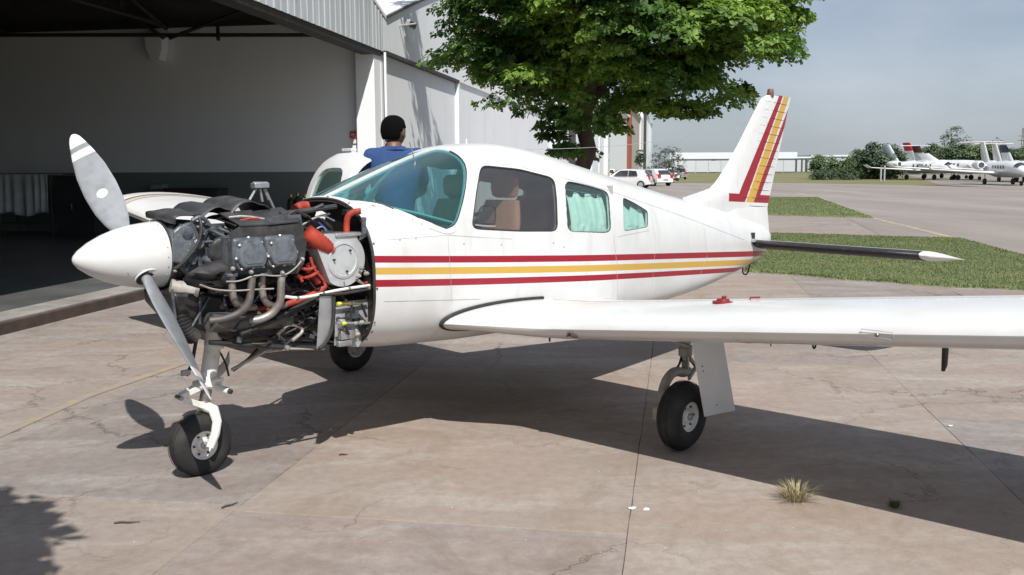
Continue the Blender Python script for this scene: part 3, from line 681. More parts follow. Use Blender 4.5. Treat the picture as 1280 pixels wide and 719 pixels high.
def grow(poly, d):
    cx = sum(p[0] for p in poly) / len(poly); cz = sum(p[1] for p in poly) / len(poly); o = []
    for x, z in poly: l = math.hypot(x - cx, z - cz); o.append((cx + (x - cx) * (1 + d / l), cz + (z - cz) * (1 + d / l)))
    return o
def smoothpoly(px, n=2, cut=9):                              # round the corners only, keep the straight runs
    P = [Vector(q) for q in px]; o = []; m_ = len(P)
    for i in range(m_):
        a, b_, c = P[i - 1], P[i], P[(i + 1) % m_]; d0 = min(cut, (b_ - a).length * .45); d1 = min(cut, (c - b_).length * .45)
        p0 = b_ + (a - b_).normalized() * d0; p1 = b_ + (c - b_).normalized() * d1
        for t in (0, .25, .5, .75, 1): o.append(p0 * (1 - t) ** 2 + b_ * 2 * t * (1 - t) + p1 * t * t)
        q1 = c + (b_ - c).normalized() * min(cut, (c - b_).length * .45)
        o += [p1.lerp(q1, t / 6) for t in range(1, 6)]
    return [(p.x, p.y) for p in o]
W1 = xz([SF(*q) for q in smoothpoly([(602, 207), (650, 212), (693, 223), (696, 250), (697, 289), (650, 289), (590, 286), (596, 240)])])
W2 = xz([SF(*q) for q in smoothpoly([(706, 226), (735, 232), (761, 240), (764, 291), (710, 290)])])
W3 = xz([SF(*q) for q in smoothpoly([(778.5, 246.5), (794, 254), (810, 264), (810, 284), (780, 289.5)], cut=4)])
wsb = [SF(*q) for q in ((437, 251), (470, 254), (495, 261), (522, 272), (545, 281))]
wsr = [SF(*q) for q in ((558, 286), (570, 281), (577, 258), (583, 228), (583, 208), (576, 197), (564, 189))]
WS = xz(wsb) + xz(chaikin(wsr, 2, False))
c0_ = WS[0]; WSP = [(1.47, 1.452)] + [(max(a, 1.50), b_) for a, b_ in WS] + [(2.36, 1.90), (1.40, 1.62)]
DOOR = [(2.27, 1.69), (2.45, 1.755), (2.78, 1.745), (2.86, 1.69), (2.88, 1.30), (2.88, .80), (2.80, .70), (2.06, .70), (1.99, .78), (2.0, 1.22), (2.13, 1.26), (2.19, 1.50)]
DWIN = [(2.33, 1.63), (2.55, 1.64), (2.74, 1.62), (2.78, 1.42), (2.78, 1.27), (2.50, 1.26), (2.20, 1.27), (2.25, 1.4)]
DWIN = [(p.x, p.y) for p in chaikin([Vector(q) for q in DWIN], 2)]
fu = shell('fuselage', 0, .022)
fu = boolean(fu, side_prism(WSP, -1, -.026), 'DIFFERENCE'); fu = boolean(fu, side_prism(WSP, .026, 1), 'DIFFERENCE')
for W in (W1, W2, W3):
    fu = boolean(fu, side_prism(W, -1, -.1), 'DIFFERENCE')
    if W is not W1: fu = boolean(fu, side_prism(W, .1, 1), 'DIFFERENCE')
fu = boolean(fu, side_prism(DOOR, .1, 1), 'DIFFERENCE')
fu.parent = ac
def pane(name, W, y0, y1, m, o0=.006, o1=.011, parent=None):
    xs = [p[0] for p in W]; s_ = shell(name, o0, o1, min(xs) - .13 if min(xs) > 1.6 else 1.44, max(xs) + .13, m)
    s_ = boolean(s_, side_prism(W, y0, y1), 'INTERSECT'); s_.parent = parent or ac; return s_
tag(pane('windscreen', grow(WSP, .006), -1, -.022, 'teal'), 'green tinted port half of the windscreen'); pane('windscreen', grow(WSP, .006), .022, 1, 'teal')
tag(pane('side_window', grow(W1, .006), -1, -.1, 'smoke'), 'large smoke grey cabin window with a small storm window in its corner')
tag(pane('side_window', grow(W2, .006), -1, -.1, 'teal2'), 'green tinted window with a pale curtain drawn behind it'); tag(pane('side_window', grow(W3, .006), -1, -.1, 'teal2'), 'small pointed rear window')
pane('side_window', grow(W2, .006), .1, 1, 'teal2'); pane('side_window', grow(W3, .006), .1, 1, 'teal2')
def on_skin(fs, z, off=.0, side=-1):
    zb, zt, w_, zc, nt_, nb_ = st_at(fs); H = (zt - zc) if z > zc else (zc - zb); e = nt_ if z > zc else nb_
    return Vector((fs, side * (w_ + off) * max(0, 1 - (abs(z - zc) / (H + off)) ** e) ** (1 / e), z))
for W, r_ in ((W1, .006), (W2, .0045), (W3, .004)):
    MB().tube([on_skin(a, b_, -.004) for a, b_ in W], r_, 6, closed=True).build('window_seal', 'black', ac)
sealw = [on_skin(max(a, 1.5), b_, -.003) for a, b_ in WS]
MB().tube(sealw, .0045, 6).build('windscreen_seal', 'baffle', ac)
# windscreen fairing lip with rivets, below the glass
lip = [SF(*q) for q in ((436, 257), (470, 260), (495, 267), (520, 277), (543, 288), (560, 293), (571, 288), (580, 262))]
lp = MB().tube([p + Vector((0, -.001, 0)) for p in lip], .0028, 6, 2); lp.build('windscreen_fairing', 'white', ac)
mb = MB()
for u, v in ((482, 262), (493, 266), (505, 270), (516, 275), (527, 280), (538, 286), (548, 289)):
    p = SF(u, v); mb.lathe([(.0045, 0), (.0045, .002), (.002, .003)], p + Vector((0, .001, 0)), (-.1, -1, .1), 8)
mb.build('rivet', 'filtergrey', ac)
# storm window, drawn open, with its frame
SW = [SF(*q) for q in smoothpoly([(601, 258), (612, 256), (619, 260), (619, 280), (595, 280), (596, 272)], 1, 4)]
MB().prism([p + Vector((0, -.004, 0)) for p in SW], (0, .003, 0)).build('storm_window', 'smoke', ac, smooth=0)
MB().tube([p + Vector((0, -.002, 0)) for p in SW], .0035, 6, closed=True).build('storm_window_frame', 'black', ac)
MB().tube([SF(594, 281), SF(606, 282.5), SF(619, 283)], .006, 6).build('storm_window_rail', 'alu', ac)
# skin seams, thin recessed-looking lines that stand on the skin
def seam(pts, r_=.0016, m='filtergrey', name='panel_seam'):
    P = []
    for a, b_ in zip(pts[:-1], pts[1:]):
        for t in range(8): P.append(SF(a[0] + (b_[0] - a[0]) * t / 8, a[1] + (b_[1] - a[1]) * t / 8))
    P.append(SF(*pts[-1])); MB().tube(P, r_, 4).build(name, m, ac)
seam([(480, 377), (565, 375), (600, 374)]); seam([(560, 294), (602, 297)]); seam([(602, 297), (640, 299)], .001)
seam([(596, 204), (640, 206), (692, 219), (760, 238), (815, 257), (866, 275), (930, 300)]); seam([(767, 294), (771, 330), (772, 372)]); seam([(772, 296), (812, 288)])
seam([(560, 296), (563, 340), (565, 378)], .0011); seam([(484, 300), (560, 294)], .001); seam([(812, 262), (820, 300), (815, 360)], .0011); seam([(880, 285), (884, 320), (872, 352)], .0011)
# fuel caps etc: little fasteners
mb = MB()
for u, v in ((627, 306), (692, 304), (705, 309), (500, 300), (520, 298), (842, 330), (580, 305)):
    mb.lathe([(.006, 0), (.006, .002)], SF(u, v) + Vector((0, .001, 0)), (0, -1, 0), 8)
mb.build('fastener', 'filtergrey', ac)

# firewall and black seal round the opening
fw = MB(); r0 = ring(1.475, .012); fw.add(r0 + [p + Vector((.012, 0, 0)) for p in r0], [tuple(range(64)), tuple(range(64, 128))] + [(i, (i + 1) % 64, 64 + (i + 1) % 64, 64 + i) for i in range(64)])
fw.build('firewall', 'oily', ac, smooth=0)
MB().tube(ring(1.437, .006), .009, 8, closed=True).build('cowl_seal', 'black', ac)
mb = MB()
for k, p in enumerate(ring(1.447, -.002)):
    if k % 4 == 0: mb.lathe([(.006, 0), (.006, .004)], p, (p - Vector((1.44, 0, 1.04))), 6)
mb.build('cowl_fastener', 'steel', ac)

# ---- wings
WT, WC, WZ, WD, WI = .143, .013, .66, .104, 1.0
def foil(t=WT, n=22, cam=WC):
    up, dn = [], []
    for i in range(n + 1):
        x = .5 * (1 - math.cos(math.pi * i / n)); y = 5 * t * (.2969 * math.sqrt(x) - .126 * x - .3516 * x**2 + .2843 * x**3 - .1036 * x**4); c_ = cam * 4 * x * (1 - x)
        up.append((x, c_ + y)); dn.append((x, c_ - y))
    return up[::-1] + dn[1:-1]                              # from trailing edge over the top to the nose and back below
FO = foil()
LE0, TE0 = 2.19, 3.585
def wgeo(y):                                                # leading edge, chord, nose height and thickness at y, with the glove at the root
    k = min(1, max(0, (1.06 - abs(y)) / .5)); k = k * k * (3 - 2 * k) * .5 + k * .5
    le_ = LE0 - .26 * k; return le_, TE0 - le_, WZ + WD * (abs(y) - .5) + .055 * k, WT * (1 - .36 * k)
def wsec(y, side, sc_=1.0, t=1.0, dx=0, inc=R(WI)):
    le_, CH_, z0, th_ = wgeo(y); z0 += 0 if side < 0 else .046 * (abs(y) - .5); t = t * th_ / WT * (1 if side < 0 else 1.1); out = []
    for x, z in FO:
        X, Z = x * CH_ * sc_, z * CH_ * sc_ * t
        out.append(Vector((le_ + dx + X * math.cos(inc) + Z * math.sin(inc), side * abs(y), z0 - X * math.sin(inc) + Z * math.cos(inc))))
    return out
def wing(side):
    ys = [.30, .5, .56, .62, .70, .80, .90, .98, 1.06, 1.12, 1.5, 2.2, 2.9, 3.6, 4.3, 4.62]; rg = [wsec(y, side) for y in ys]
    wg = MB().rings(rg).build('wing', 'white', ac)
    tp = [wsec(4.6205, side)]
    for i in range(1, 7): a = i / 6 * math.pi / 2; tp.append(wsec(4.622 + .27 * math.sin(a), side, 1 - .16 * (1 - math.cos(a)), max(.12, math.cos(a)) ** .8, .05 * (1 - math.cos(a))))
    wt = MB().rings(tp).build('wing_tip', 'white', wg)
    # nav light bulb
    c_ = Vector((LE0 + .15, side * 4.83, WZ + (WD if side < 0 else .137) * 4.36 + .0))
    MB().lathe([(.0, -.12), (.018, -.11), (.03, -.07), (.034, -.02), (.03, .02)], c_, (1, 0, 0), 14).build('navigation_light', 'white', wt)
    return wg
wl = wing(-1); wr = wing(1)
# stripes on the far wing tip: thin proud bands that follow the section
for k, (yy, wd, mm) in enumerate(((4.52, .03, 'stripebrown'), (4.47, .035, 'stripetan'), (4.43, .012, 'stripebrown'))):
    if mm not in M: M[mm] = mat(mm, (.13, .055, .03) if 'brown' in mm else (.55, .45, .30), .45)
    a = wsec(yy, 1, 1.0); b_ = wsec(yy + wd, 1, 1.0); n_ = len(FO); up_ = 23
    cen = Vector((LE0 + .6, yy, 0))
    ra = [p + Vector((-.0018 if i > 18 else 0, 0, .0018)) for i, p in enumerate(a[:up_])]; rb = [p + Vector((-.0018 if i > 18 else 0, 0, .0018)) for i, p in enumerate(b_[:up_])]
    MB().rings([ra, rb], caps=False, closed=False).build('wing_stripe', mm, wr)
def wtop(fs, y, up=True):
    le_, CH_, z0, th_ = wgeo(y); x = max(0, (fs - le_) / CH_); th = 5 * th_ * (.2969 * math.sqrt(x) - .126 * x - .3516 * x**2 + .2843 * x**3 - .1036 * x**4); c_ = WC * 4 * x * (1 - x)
    return Vector((max(fs, le_), y, z0 - x * CH_ * math.sin(R(WI)) + (c_ + (th if up else -th)) * CH_))
# wing details (port): panel lines, tank seam, flap line, rivets, fuel cap, tie-down, pitot, stall vane, walkway
def wingline(f0, f1, ya, yb, name='panel_seam', r_=.0014, up=True, m='filtergrey'):
    MB().tube([wtop(f0 + (f1 - f0) * i / 10, ya + (yb - ya) * i / 10, up) for i in range(11)], r_, 4).build(name, m, wl)
wingline(2.2, 3.4, -2.28, -2.28); wingline(2.66, 2.66, -.7, -2.28); wingline(3.18, 3.18, -.7, -4.6); wingline(2.66, 2.66, -2.28, -4.6, r_=.0010)
wingline(2.2, 2.5, -2.28, -2.28, up=False); wingline(2.28, 2.28, -2.28, -2.95, up=False, r_=.002)
rv = None
for i in range(66):
    y = -.75 - i * .058
    if rv is None: rv = MB().lathe([(.004, -.001), (.004, .0015), (.002, .0025)], (0, 0, 0), (0, 0, 1), 6).build('wing_rivet', 'white', wl); r2 = rv
    else: r2 = rv.copy(); sc.collection.objects.link(r2)
    r2.location = wtop(2.62, y)
fc = wtop(2.55, -2.0); cp_ = MB().lathe([(.055, -.004), (.055, .006), (.035, .010), (.032, .020), (.012, .022)], fc, (.05, 0, 1), 18).build('fuel_cap', 'maroonpaint', wl)
MB().box(fc + Vector((.01, -.0, .028)), (.035, .012, .014)).build('cap_tab', 'maroonpaint', cp_, bevel=.003)
MB().tube([fc + Vector((.12, -.09, 0)), fc + Vector((.12, -.09, .022)), fc + Vector((.15, -.13, .024))], .006, 6).build('vent', 'maroonpaint', wl)
MB().lathe([(.0, -.004), (.028, -.003), (.034, 0)], wtop(2.215, -1.25, False) + Vector((-.002, 0, .0)), (1, 0, 1.4), 16).build('stall_vane_plate', 'steel', wl)
MB().box(wtop(2.2, -1.24, False) + Vector((-.01, 0, -.01)), (.03, .004, .012)).build('stall_vane', 'black', wl)
# landing-light patch, drain mast, tie-down ring, pitot mast
e1 = QF(1096, 417, 2.185); MB().tube([e1 + Vector((0, -.07, .012)), e1 + Vector((0, .07, .012)), e1 + Vector((.01, .07, -.02)), e1 + Vector((.01, -.07, -.02))], .0015, 4, closed=True).build('access_panel', 'filtergrey', wl)
MB().lathe([(.010, 0), (.008, .004)], e1 + Vector((.0, 0, -.008)), (-1, 0, -.3), 10).build('stall_sensor', 'steel', wl)
pt = Q(1179, 431, -3.05); MB().prism([pt + Vector((-.02, 0, .05)), pt + Vector((.03, 0, .05)), pt + Vector((.022, 0, -.10)), pt + Vector((-.012, 0, -.125))], (0, -.018, 0)).build('pitot_mast', 'black', wl, bevel=.003)
t1 = Q(1018, 430, -2.55); MB().tube([t1 + Vector((-.015, 0, .03)), t1 + Vector((-.015, 0, -.012)), t1 + Vector((0, 0, -.025)), t1 + Vector((.015, 0, -.012)), t1 + Vector((.015, 0, .03))], .0045, 6, 1).build('tie_down_ring', 'black', wl)
MB().tube([Q(962, 425, -2.3), Q(964, 433, -2.3)], .003, 5).build('drain', 'black', wl)
MB().tube([wtop(2.3, -1.0, False), wtop(2.3, -1.0, False) + Vector((0, 0, -.022))], .006, 6).build('drain', 'black', wl)
# wing-root seal
rt = wsec(.56, -1, 1.01, 1.08, -.02); sl = rt[11:35]
def snap(p):                                                # hold the seal against the skin of the fuselage
    q = on_skin(p.x, p.z, .005); return q if abs(q.y) > .25 else Vector((p.x, -.5, p.z))
MB().tube([snap(p) for p in sl], .010, 8, 1).build('wing_root_seal', 'black', ac)

# ---- fin, rudder, tail
def fin_sec(z, xl, xt, th, n=10):
    out = []
    for i in range(n + 1):
        x = .5 * (1 - math.cos(math.pi * i / n)); y = 5 * th * (.2969 * math.sqrt(x) - .126 * x - .3516 * x**2 + .2843 * x**3 - .1036 * x**4); out.append((x, y))
    L_ = xt - xl
    return [Vector((xl + x * L_, -y * L_, z)) for x, y in out] + [Vector((xl + x * L_, y * L_, z)) for x, y in out[::-1][1:-1]]
le = [Q(*q, 0) for q in ((866, 242), (880, 240.5), (889, 234), (897, 224), (904, 213), (912, 199), (922, 181), (935, 155), (946, 133), (952, 122), (958, 119))]
te0, te1 = Q(988, 124, 0), Q(954, 284, 0)
def xte(z): t = (z - te1.z) / (te0.z - te1.z); return te1.x + (te0.x - te1.x) * t
hinge = lambda z: xte(z) - .42 + .05 * (z - 1.1)
lz = [p.z for p in le]; lx = [p.x for p in le]
zs = [1.06, 1.2, 1.3, 1.37] + [z for z in np.linspace(lz[0] + .002, lz[-1], 26)]
def xle(z): return float(np.interp(z, lz, lx)) if z > lz[0] else lx[0] - .15
FRG = [fin_sec(z, xle(z), xte(z), .085 if z > 1.6 else .085 - .03 * (1.6 - z)) for z in zs]
# split at the hinge: fin forward, rudder aft
def clipx(rg, front):
    out = []
    for r_, z in zip(rg, zs):
        h_ = hinge(z); o_ = []
        for p in r_:
            q = p.copy()
            if front and q.x > h_ - .004: q.x = h_ - .004; f_ = (h_ - xle(z)) / (xte(z) - xle(z)); q.y = math.copysign(min(abs(q.y) if p.x < h_ else 9, 5 * .085 * (.2969 * math.sqrt(f_) - .126 * f_ - .3516 * f_**2 + .2843 * f_**3 - .1036 * f_**4) * (xte(z) - xle(z))), q.y) if abs(q.y) > 1e-5 else 0
            if not front and q.x < h_ + .004: q.x = h_ + .004; f_ = (h_ - xle(z)) / (xte(z) - xle(z)); q.y = math.copysign(5 * .08 * (.2969 * math.sqrt(f_) - .126 * f_ - .3516 * f_**2 + .2843 * f_**3 - .1036 * f_**4) * (xte(z) - xle(z)), q.y) if abs(q.y) > 1e-5 else 0
            o_.append(q)
        out.append(o_)
    return out
fin = MB().rings(clipx(FRG, True)).build('fin', 'fin', ac, smooth=40)
rud = MB().rings(clipx(FRG, False)).build('rudder', 'fin', ac, smooth=40)
# pressed beads across fin and rudder
for i in range(15):
    z = 1.20 + i * .074
    if z > te0.z - .04: break
    for sgn in (-1, 1):
        x0 = hinge(z) + .015; x1 = xte(z) - .04; P = []
        for k in range(5):
            x = x0 + (x1 - x0) * k / 4; f_ = (x - xle(z)) / (xte(z) - xle(z)); yy = 5 * .085 * (.2969 * math.sqrt(f_) - .126 * f_ - .3516 * f_**2 + .2843 * f_**3 - .1036 * f_**4) * (xte(z) - xle(z)); P.append((x, sgn * (yy + .0005), z - .05 * (x - x0) ))
        MB().tube(P, [.002, .0045, .0045, .0045, .002], 6).build('bead', 'fin', rud)
        if sgn < 0 and i > 1:
            x1 = hinge(z) - .03; x0 = max(x1 - .10, xle(z) + .05); P = []
            for k in range(3):
                x = x0 + (x1 - x0) * k / 2; f_ = (x - xle(z)) / (xte(z) - xle(z)); yy = 5 * .085 * (.2969 * math.sqrt(f_) - .126 * f_ - .3516 * f_**2 + .2843 * f_**3 - .1036 * f_**4) * (xte(z) - xle(z)); P.append((x, sgn * (yy + .0003), z - .05 * (x - x1)))
            MB().tube(P, .0022, 5).build('bead', 'fin', fin)
# fairing at the foot of the fin, tail cone seam, beacon
tt = Q(963, 119, 0); bc = MB().lathe([(.032, -.02), (.032, .012), (.028, .05), (.022, .058), (.0, .06)], tt + Vector((0, 0, .0)), (0, 0, 1), 18).build('beacon', 'rust', ac)
MB().box(Q(973, 121, 0) + Vector((.03, 0, .0)), (.10, .012, .02)).build('rudder_cap', 'black', rud, bevel=.003)
MB().tube([Q(930, 336, 0) + Vector((-.02, 0, .03)), Q(929, 342, 0) + Vector((-.01, 0, -.005)), Q(933, 343, 0) + Vector((.02, 0, -.005)), Q(935, 335, 0) + Vector((.03, 0, .03))], .007, 6, 1).build('tail_tie_down', 'black', ac)
cc = MB().rings([fin_sec(z, 5.35 + (z - 1.0) * .9, 6.56 - (z - 1.0) * .2, .14 * (1 - (z - 1.0) * 1.2)) for z in (.98, 1.05, 1.12, 1.19, 1.25)]).build('fin_fairing', 'white', ac, smooth=40)

# ---- stabilator
SX, SZ = 6.0, .935
SI = math.tan(R(6.5))
def ssec(y, c=.70, dx=0, t=.115, side=-1):
    return [Vector((SX + dx + x * c, side * y, SZ - .012 * (y - .2) + z * c - (x * c + dx) * SI)) for x, z in foil(t, 14, 0)]
for side in (-1, 1):
    sb = MB().rings([ssec(y, side=side) for y in (.14, .6, 1.2, 1.66)]).build('stabilator', 'white', ac)
    rg = [ssec(1.6605, side=side)] + [ssec(1.66 + .115 * math.sin(a * math.pi / 12), .70 - .50 * (1 - math.cos(a * math.pi / 12)), .50 * (1 - math.cos(a * math.pi / 12)), .115 * max(.25, math.cos(a * math.pi / 12)), side) for a in range(1, 7)]
    MB().rings(rg).build('stabilator_tip', 'white', sb)
    # black boot round the nose of the stabilator
    fo = foil(.12, 22, 0); nose = [q for q in fo if q[0] < .075]
    nose = sorted([q for q in fo if q[0] < .16 and q[1] >= 0], key=lambda q: -q[0]) + sorted([q for q in fo if q[0] < .24 and q[1] < 0], key=lambda q: q[0])
    rg = [[Vector((SX - .003 + x * .71, side * y, SZ - .012 * (y - .2) + z * .715 - x * .71 * SI)) for x, z in nose] for y in (.15, .7, 1.3, 1.655)]
    MB().rings(rg, caps=False, closed=False).build('leading_edge_boot', 'boot', sb, recalc=False).modifiers.new('s', 'SOLIDIFY').thickness = .002
MB().box((6.02, -.135, .985), (.05, .03, .09)).build('trim_bracket', 'black', ac, bevel=.004)
MB().box((6.00, -.16, .96), (.05, .03, .03)).build('trim_arm', 'filtergrey', ac, bevel=.004)

# ---- roof aerials
a0 = Q(583, 181, 0); MB().lathe([(.016, -.01), (.014, .004), (.006, .008), (.005, .045), (.003, .05)], a0 + Vector((0, 0, -.01)), (0, 0, 1), 8).build('aerial', 'white', ac)
w0 = Q(640, 187, 0); w1 = Q(962, 141, 0); MB().tube([w0.lerp(w1, t / 14) + Vector((0, 0, -.10 * math.sin(math.pi * t / 14))) for t in range(15)], .0016, 4).build('wire_aerial', 'filtergrey', ac)
b0 = SF(519, 203); MB().tube([Q(512, 178, -.1), Q(516, 192, -.14), b0], .0035, 6).build('temperature_probe', 'steel', ac)
MB().tube([b0, Q(518, 212, -.2)], .004, 6).build('probe_stem', 'filtergrey', ac)
wp0 = Q(466, 250, -.3); MB().tube([SF(466, 252) + Vector((0, 0, .0)), SF(480, 256), SF(492, 261)], .006, 6).build('defroster_vent', 'black', ac)

# ---- cabin interior
MB().box((2.55, 0, .72), (2.0, .84, .02)).build('cabin_floor', 'cabindark', ac, smooth=0)
mb = MB(); mb.prism([(1.53, -.36, 1.42), (1.75, -.44, 1.37), (2.06, -.48, 1.29), (2.06, .48, 1.29), (1.75, .44, 1.37), (1.53, .36, 1.42)], (0, 0, .02)); mb.build('glare_shield', 'cloth', ac, bevel=.01)
mb = MB().box((2.07, 0, 1.08), (.03, .94, .32)); mb.build('instrument_panel', 'cabindark', ac, bevel=.02)
MB().box((3.62, 0, 1.1), (.03, .80, .80)).build('rear_bulkhead', 'cabinlight', ac, smooth=0)
lin = shell('cabin_liner', .030, .036, 2.4, 3.62, 'cabinlight'); lin = boolean(lin, MB().box((3, 0, 1.62 + .5), (3, 2, 1.0)).build('cut', None, None, smooth=0), 'INTERSECT')
for W in (W1, W2): lin = boolean(lin, side_prism(grow(W, .015), -1, 1), 'DIFFERENCE')
lin.parent = ac
def seat(x, y, m='tan', hr=True):
    s_ = MB().box((x, y, .96), (.46, .42, .14)).build('seat_cushion', m, ac, bevel=.05, seg=3)
    bk = MB()
    rg = []
    for k in range(9):
        t = k / 8; z = 1.02 + .40 * t; w_ = .205 * (1 - .28 * t ** 3); th = .055 * (1 - .3 * t); xx = x + .24 + .10 * t
        rg.append([Vector((xx + math.cos(a) * th, y + math.copysign(abs(math.sin(a)) ** .6, math.sin(a)) * w_, z)) for a in [2 * math.pi * i / 16 for i in range(16)]])
    bk.rings(rg).build('seat_back', m, ac, bevel=0)
    if hr:
        MB().rings([[Vector((x + .36 + math.cos(a) * .035 * q, y + math.copysign(abs(math.sin(a)) ** .7, math.sin(a)) * .125 * q, z)) for a in [2 * math.pi * i / 14 for i in range(14)]] for z, q in ((1.435, .6), (1.45, .9), (1.50, 1), (1.56, .95), (1.585, .6))]).build('headrest', m, ac)
seat(2.34, -.24); seat(2.34, .24); seat(3.12, -.22, hr=False); seat(3.12, .22, hr=False)
# curtains behind the rear windows
def curtain(W, d, amp, sx0=0, sz1=0, name='curtain'):
    xs = [p[0] for p in W]; zs_ = [p[1] for p in W]; x0, x1, z0, z1 = min(xs) + sx0, max(xs) - .02, min(zs_) - .03, max(zs_) - sz1; v = []; f = []; nx, nz = 36, 20
    for j in range(nz + 1):
        for i in range(nx + 1):
            x = x0 + (x1 - x0) * i / nx; z = z0 + (z1 - z0) * j / nz - .02 * math.sin(i * .5) * (j == nz) - .05 * (x - x0)
            p = on_skin(x, z, -d); p.y += amp * noise.noise(Vector((x * 22, 0, z * (14 if j < 7 else 3)))) ; v.append(p)
    for j in range(nz):
        for i in range(nx): k = j * (nx + 1) + i; f.append((k, k + 1, k + nx + 2, k + nx + 1))
    o = MB().add(v, f).build(name, 'cloth', ac, recalc=False); o.modifiers.new('s', 'SOLIDIFY').thickness = .003
curtain(W2, .05, .016, .10, .085); curtain(W3, .04, .012, .035, .07)
MB().tube([on_skin(2.98, 1.50, -.03), on_skin(3.5, 1.43, -.03)], .003, 5).build('curtain_rail', 'steel', ac)
# control yokes
for y in (-.24, .24):
    MB().tube([(2.08, y, 1.10), (2.20, y, 1.10)], .012, 8).build('yoke_shaft', 'black', ac)
    MB().tube([(2.2, y - .13, 1.19), (2.2, y - .13, 1.08), (2.2, y - .04, 1.07), (2.2, y + .04, 1.07), (2.2, y + .13, 1.08), (2.2, y + .13, 1.19)], .012, 8, 1).build('yoke', 'black', ac)

# ---- cabin door, swung open on its front hinge
dp = shell('cabin_door', .0, .035, 1.8, 3.06, 'white'); dp = boolean(dp, side_prism(grow(DOOR, -.008), .1, 1), 'INTERSECT'); dp = boolean(dp, side_prism(DWIN, .1, 1), 'DIFFERENCE')
dg_ = pane('door_window', grow(DWIN, .006), .1, 1, 'teal2', .012, .018)
HX, HY = 1.99, .535
DT = Matrix.Translation((HX, HY, 0)) @ Matrix.Rotation(R(75), 4, 'Z') @ Matrix.Translation((-HX, -HY, 0))
dp.data.transform(DT); dg_.data.transform(DT); dp.parent = ac; dg_.parent = dp
q = DT @ Vector((2.55, .20, 1.75)); MB().box(DT @ Vector((2.62, .26, 1.765)), (.05, .12, .02)).build('upper_latch', 'white', dp, bevel=.004)
MB().tube([DT @ on_skin(a, b_, -.02, 1) for a, b_ in DWIN], .007, 6, closed=True).build('window_seal', 'filtergrey', dp)
MB().tube([DT @ Vector((2.80, .50, 1.0)), DT @ Vector((2.80, .47, 1.0)), DT @ Vector((2.66, .47, 1.02))], .01, 6).build('handle', 'steel', dp)

# ---- propeller and spinner
PX, PZ = .316, 1.2
MB().lathe([(.001, .005), (.02, .012), (.045, .035), (.08, .085), (.115, .155), (.14, .225), (.157, .30), (.166, .37), (.170, .425)], (0, 0, PZ), (1, 0, 0), 48).build('spinner', 'white', ac, smooth=40)
MB().lathe([(.155, .428), (.176, .428), (.178, .445), (.172, .462), (.08, .465)], (0, 0, PZ), (1, 0, 0), 48).build('spinner_backplate', 'baffle', ac)
mb = MB()
for k in range(22):
    a = 2 * math.pi * k / 22; mb.lathe([(.004, 0), (.003, .003)], (.408, .1685 * math.cos(a), PZ + .1685 * math.sin(a)), (-.1, math.cos(a), math.sin(a)), 6)
for k in range(6):
    a = .5 + 2 * math.pi * k / 6; mb.lathe([(.004, 0), (.003, .003)], (.22, .139 * math.cos(a), PZ + .139 * math.sin(a)), (-.35, math.cos(a), math.sin(a)), 6)
mb.build('spinner_screw', 'filtergrey', ac)
PH = R(41.1); m, nt, b = nodes('blade_paint'); M['prop'] = m
o_ = N(nt, 'TexCoord').outputs['Object']; xyz = N(nt, 'SeparateXYZ', Vector=o_); uvn = nt.nodes.new('ShaderNodeAttribute'); uvn.attribute_name = 'span'; sp = uvn.outputs['Fac']
c = mixc(nt, _mr(nt, noi(nt, o_, 14, 5), .42, .75), (.30, .315, .335), (.22, .235, .25))
c = mixc(nt, math_(nt, 'MAXIMUM', seg_band(nt, sp, .90, 2), seg_band(nt, sp, .805, .862)), c, (.75, .75, .74))
nt.links.new(c, b.inputs['Base Color']); b.inputs['Roughness'].default_value = .36; b.inputs['Metallic'].default_value = .1
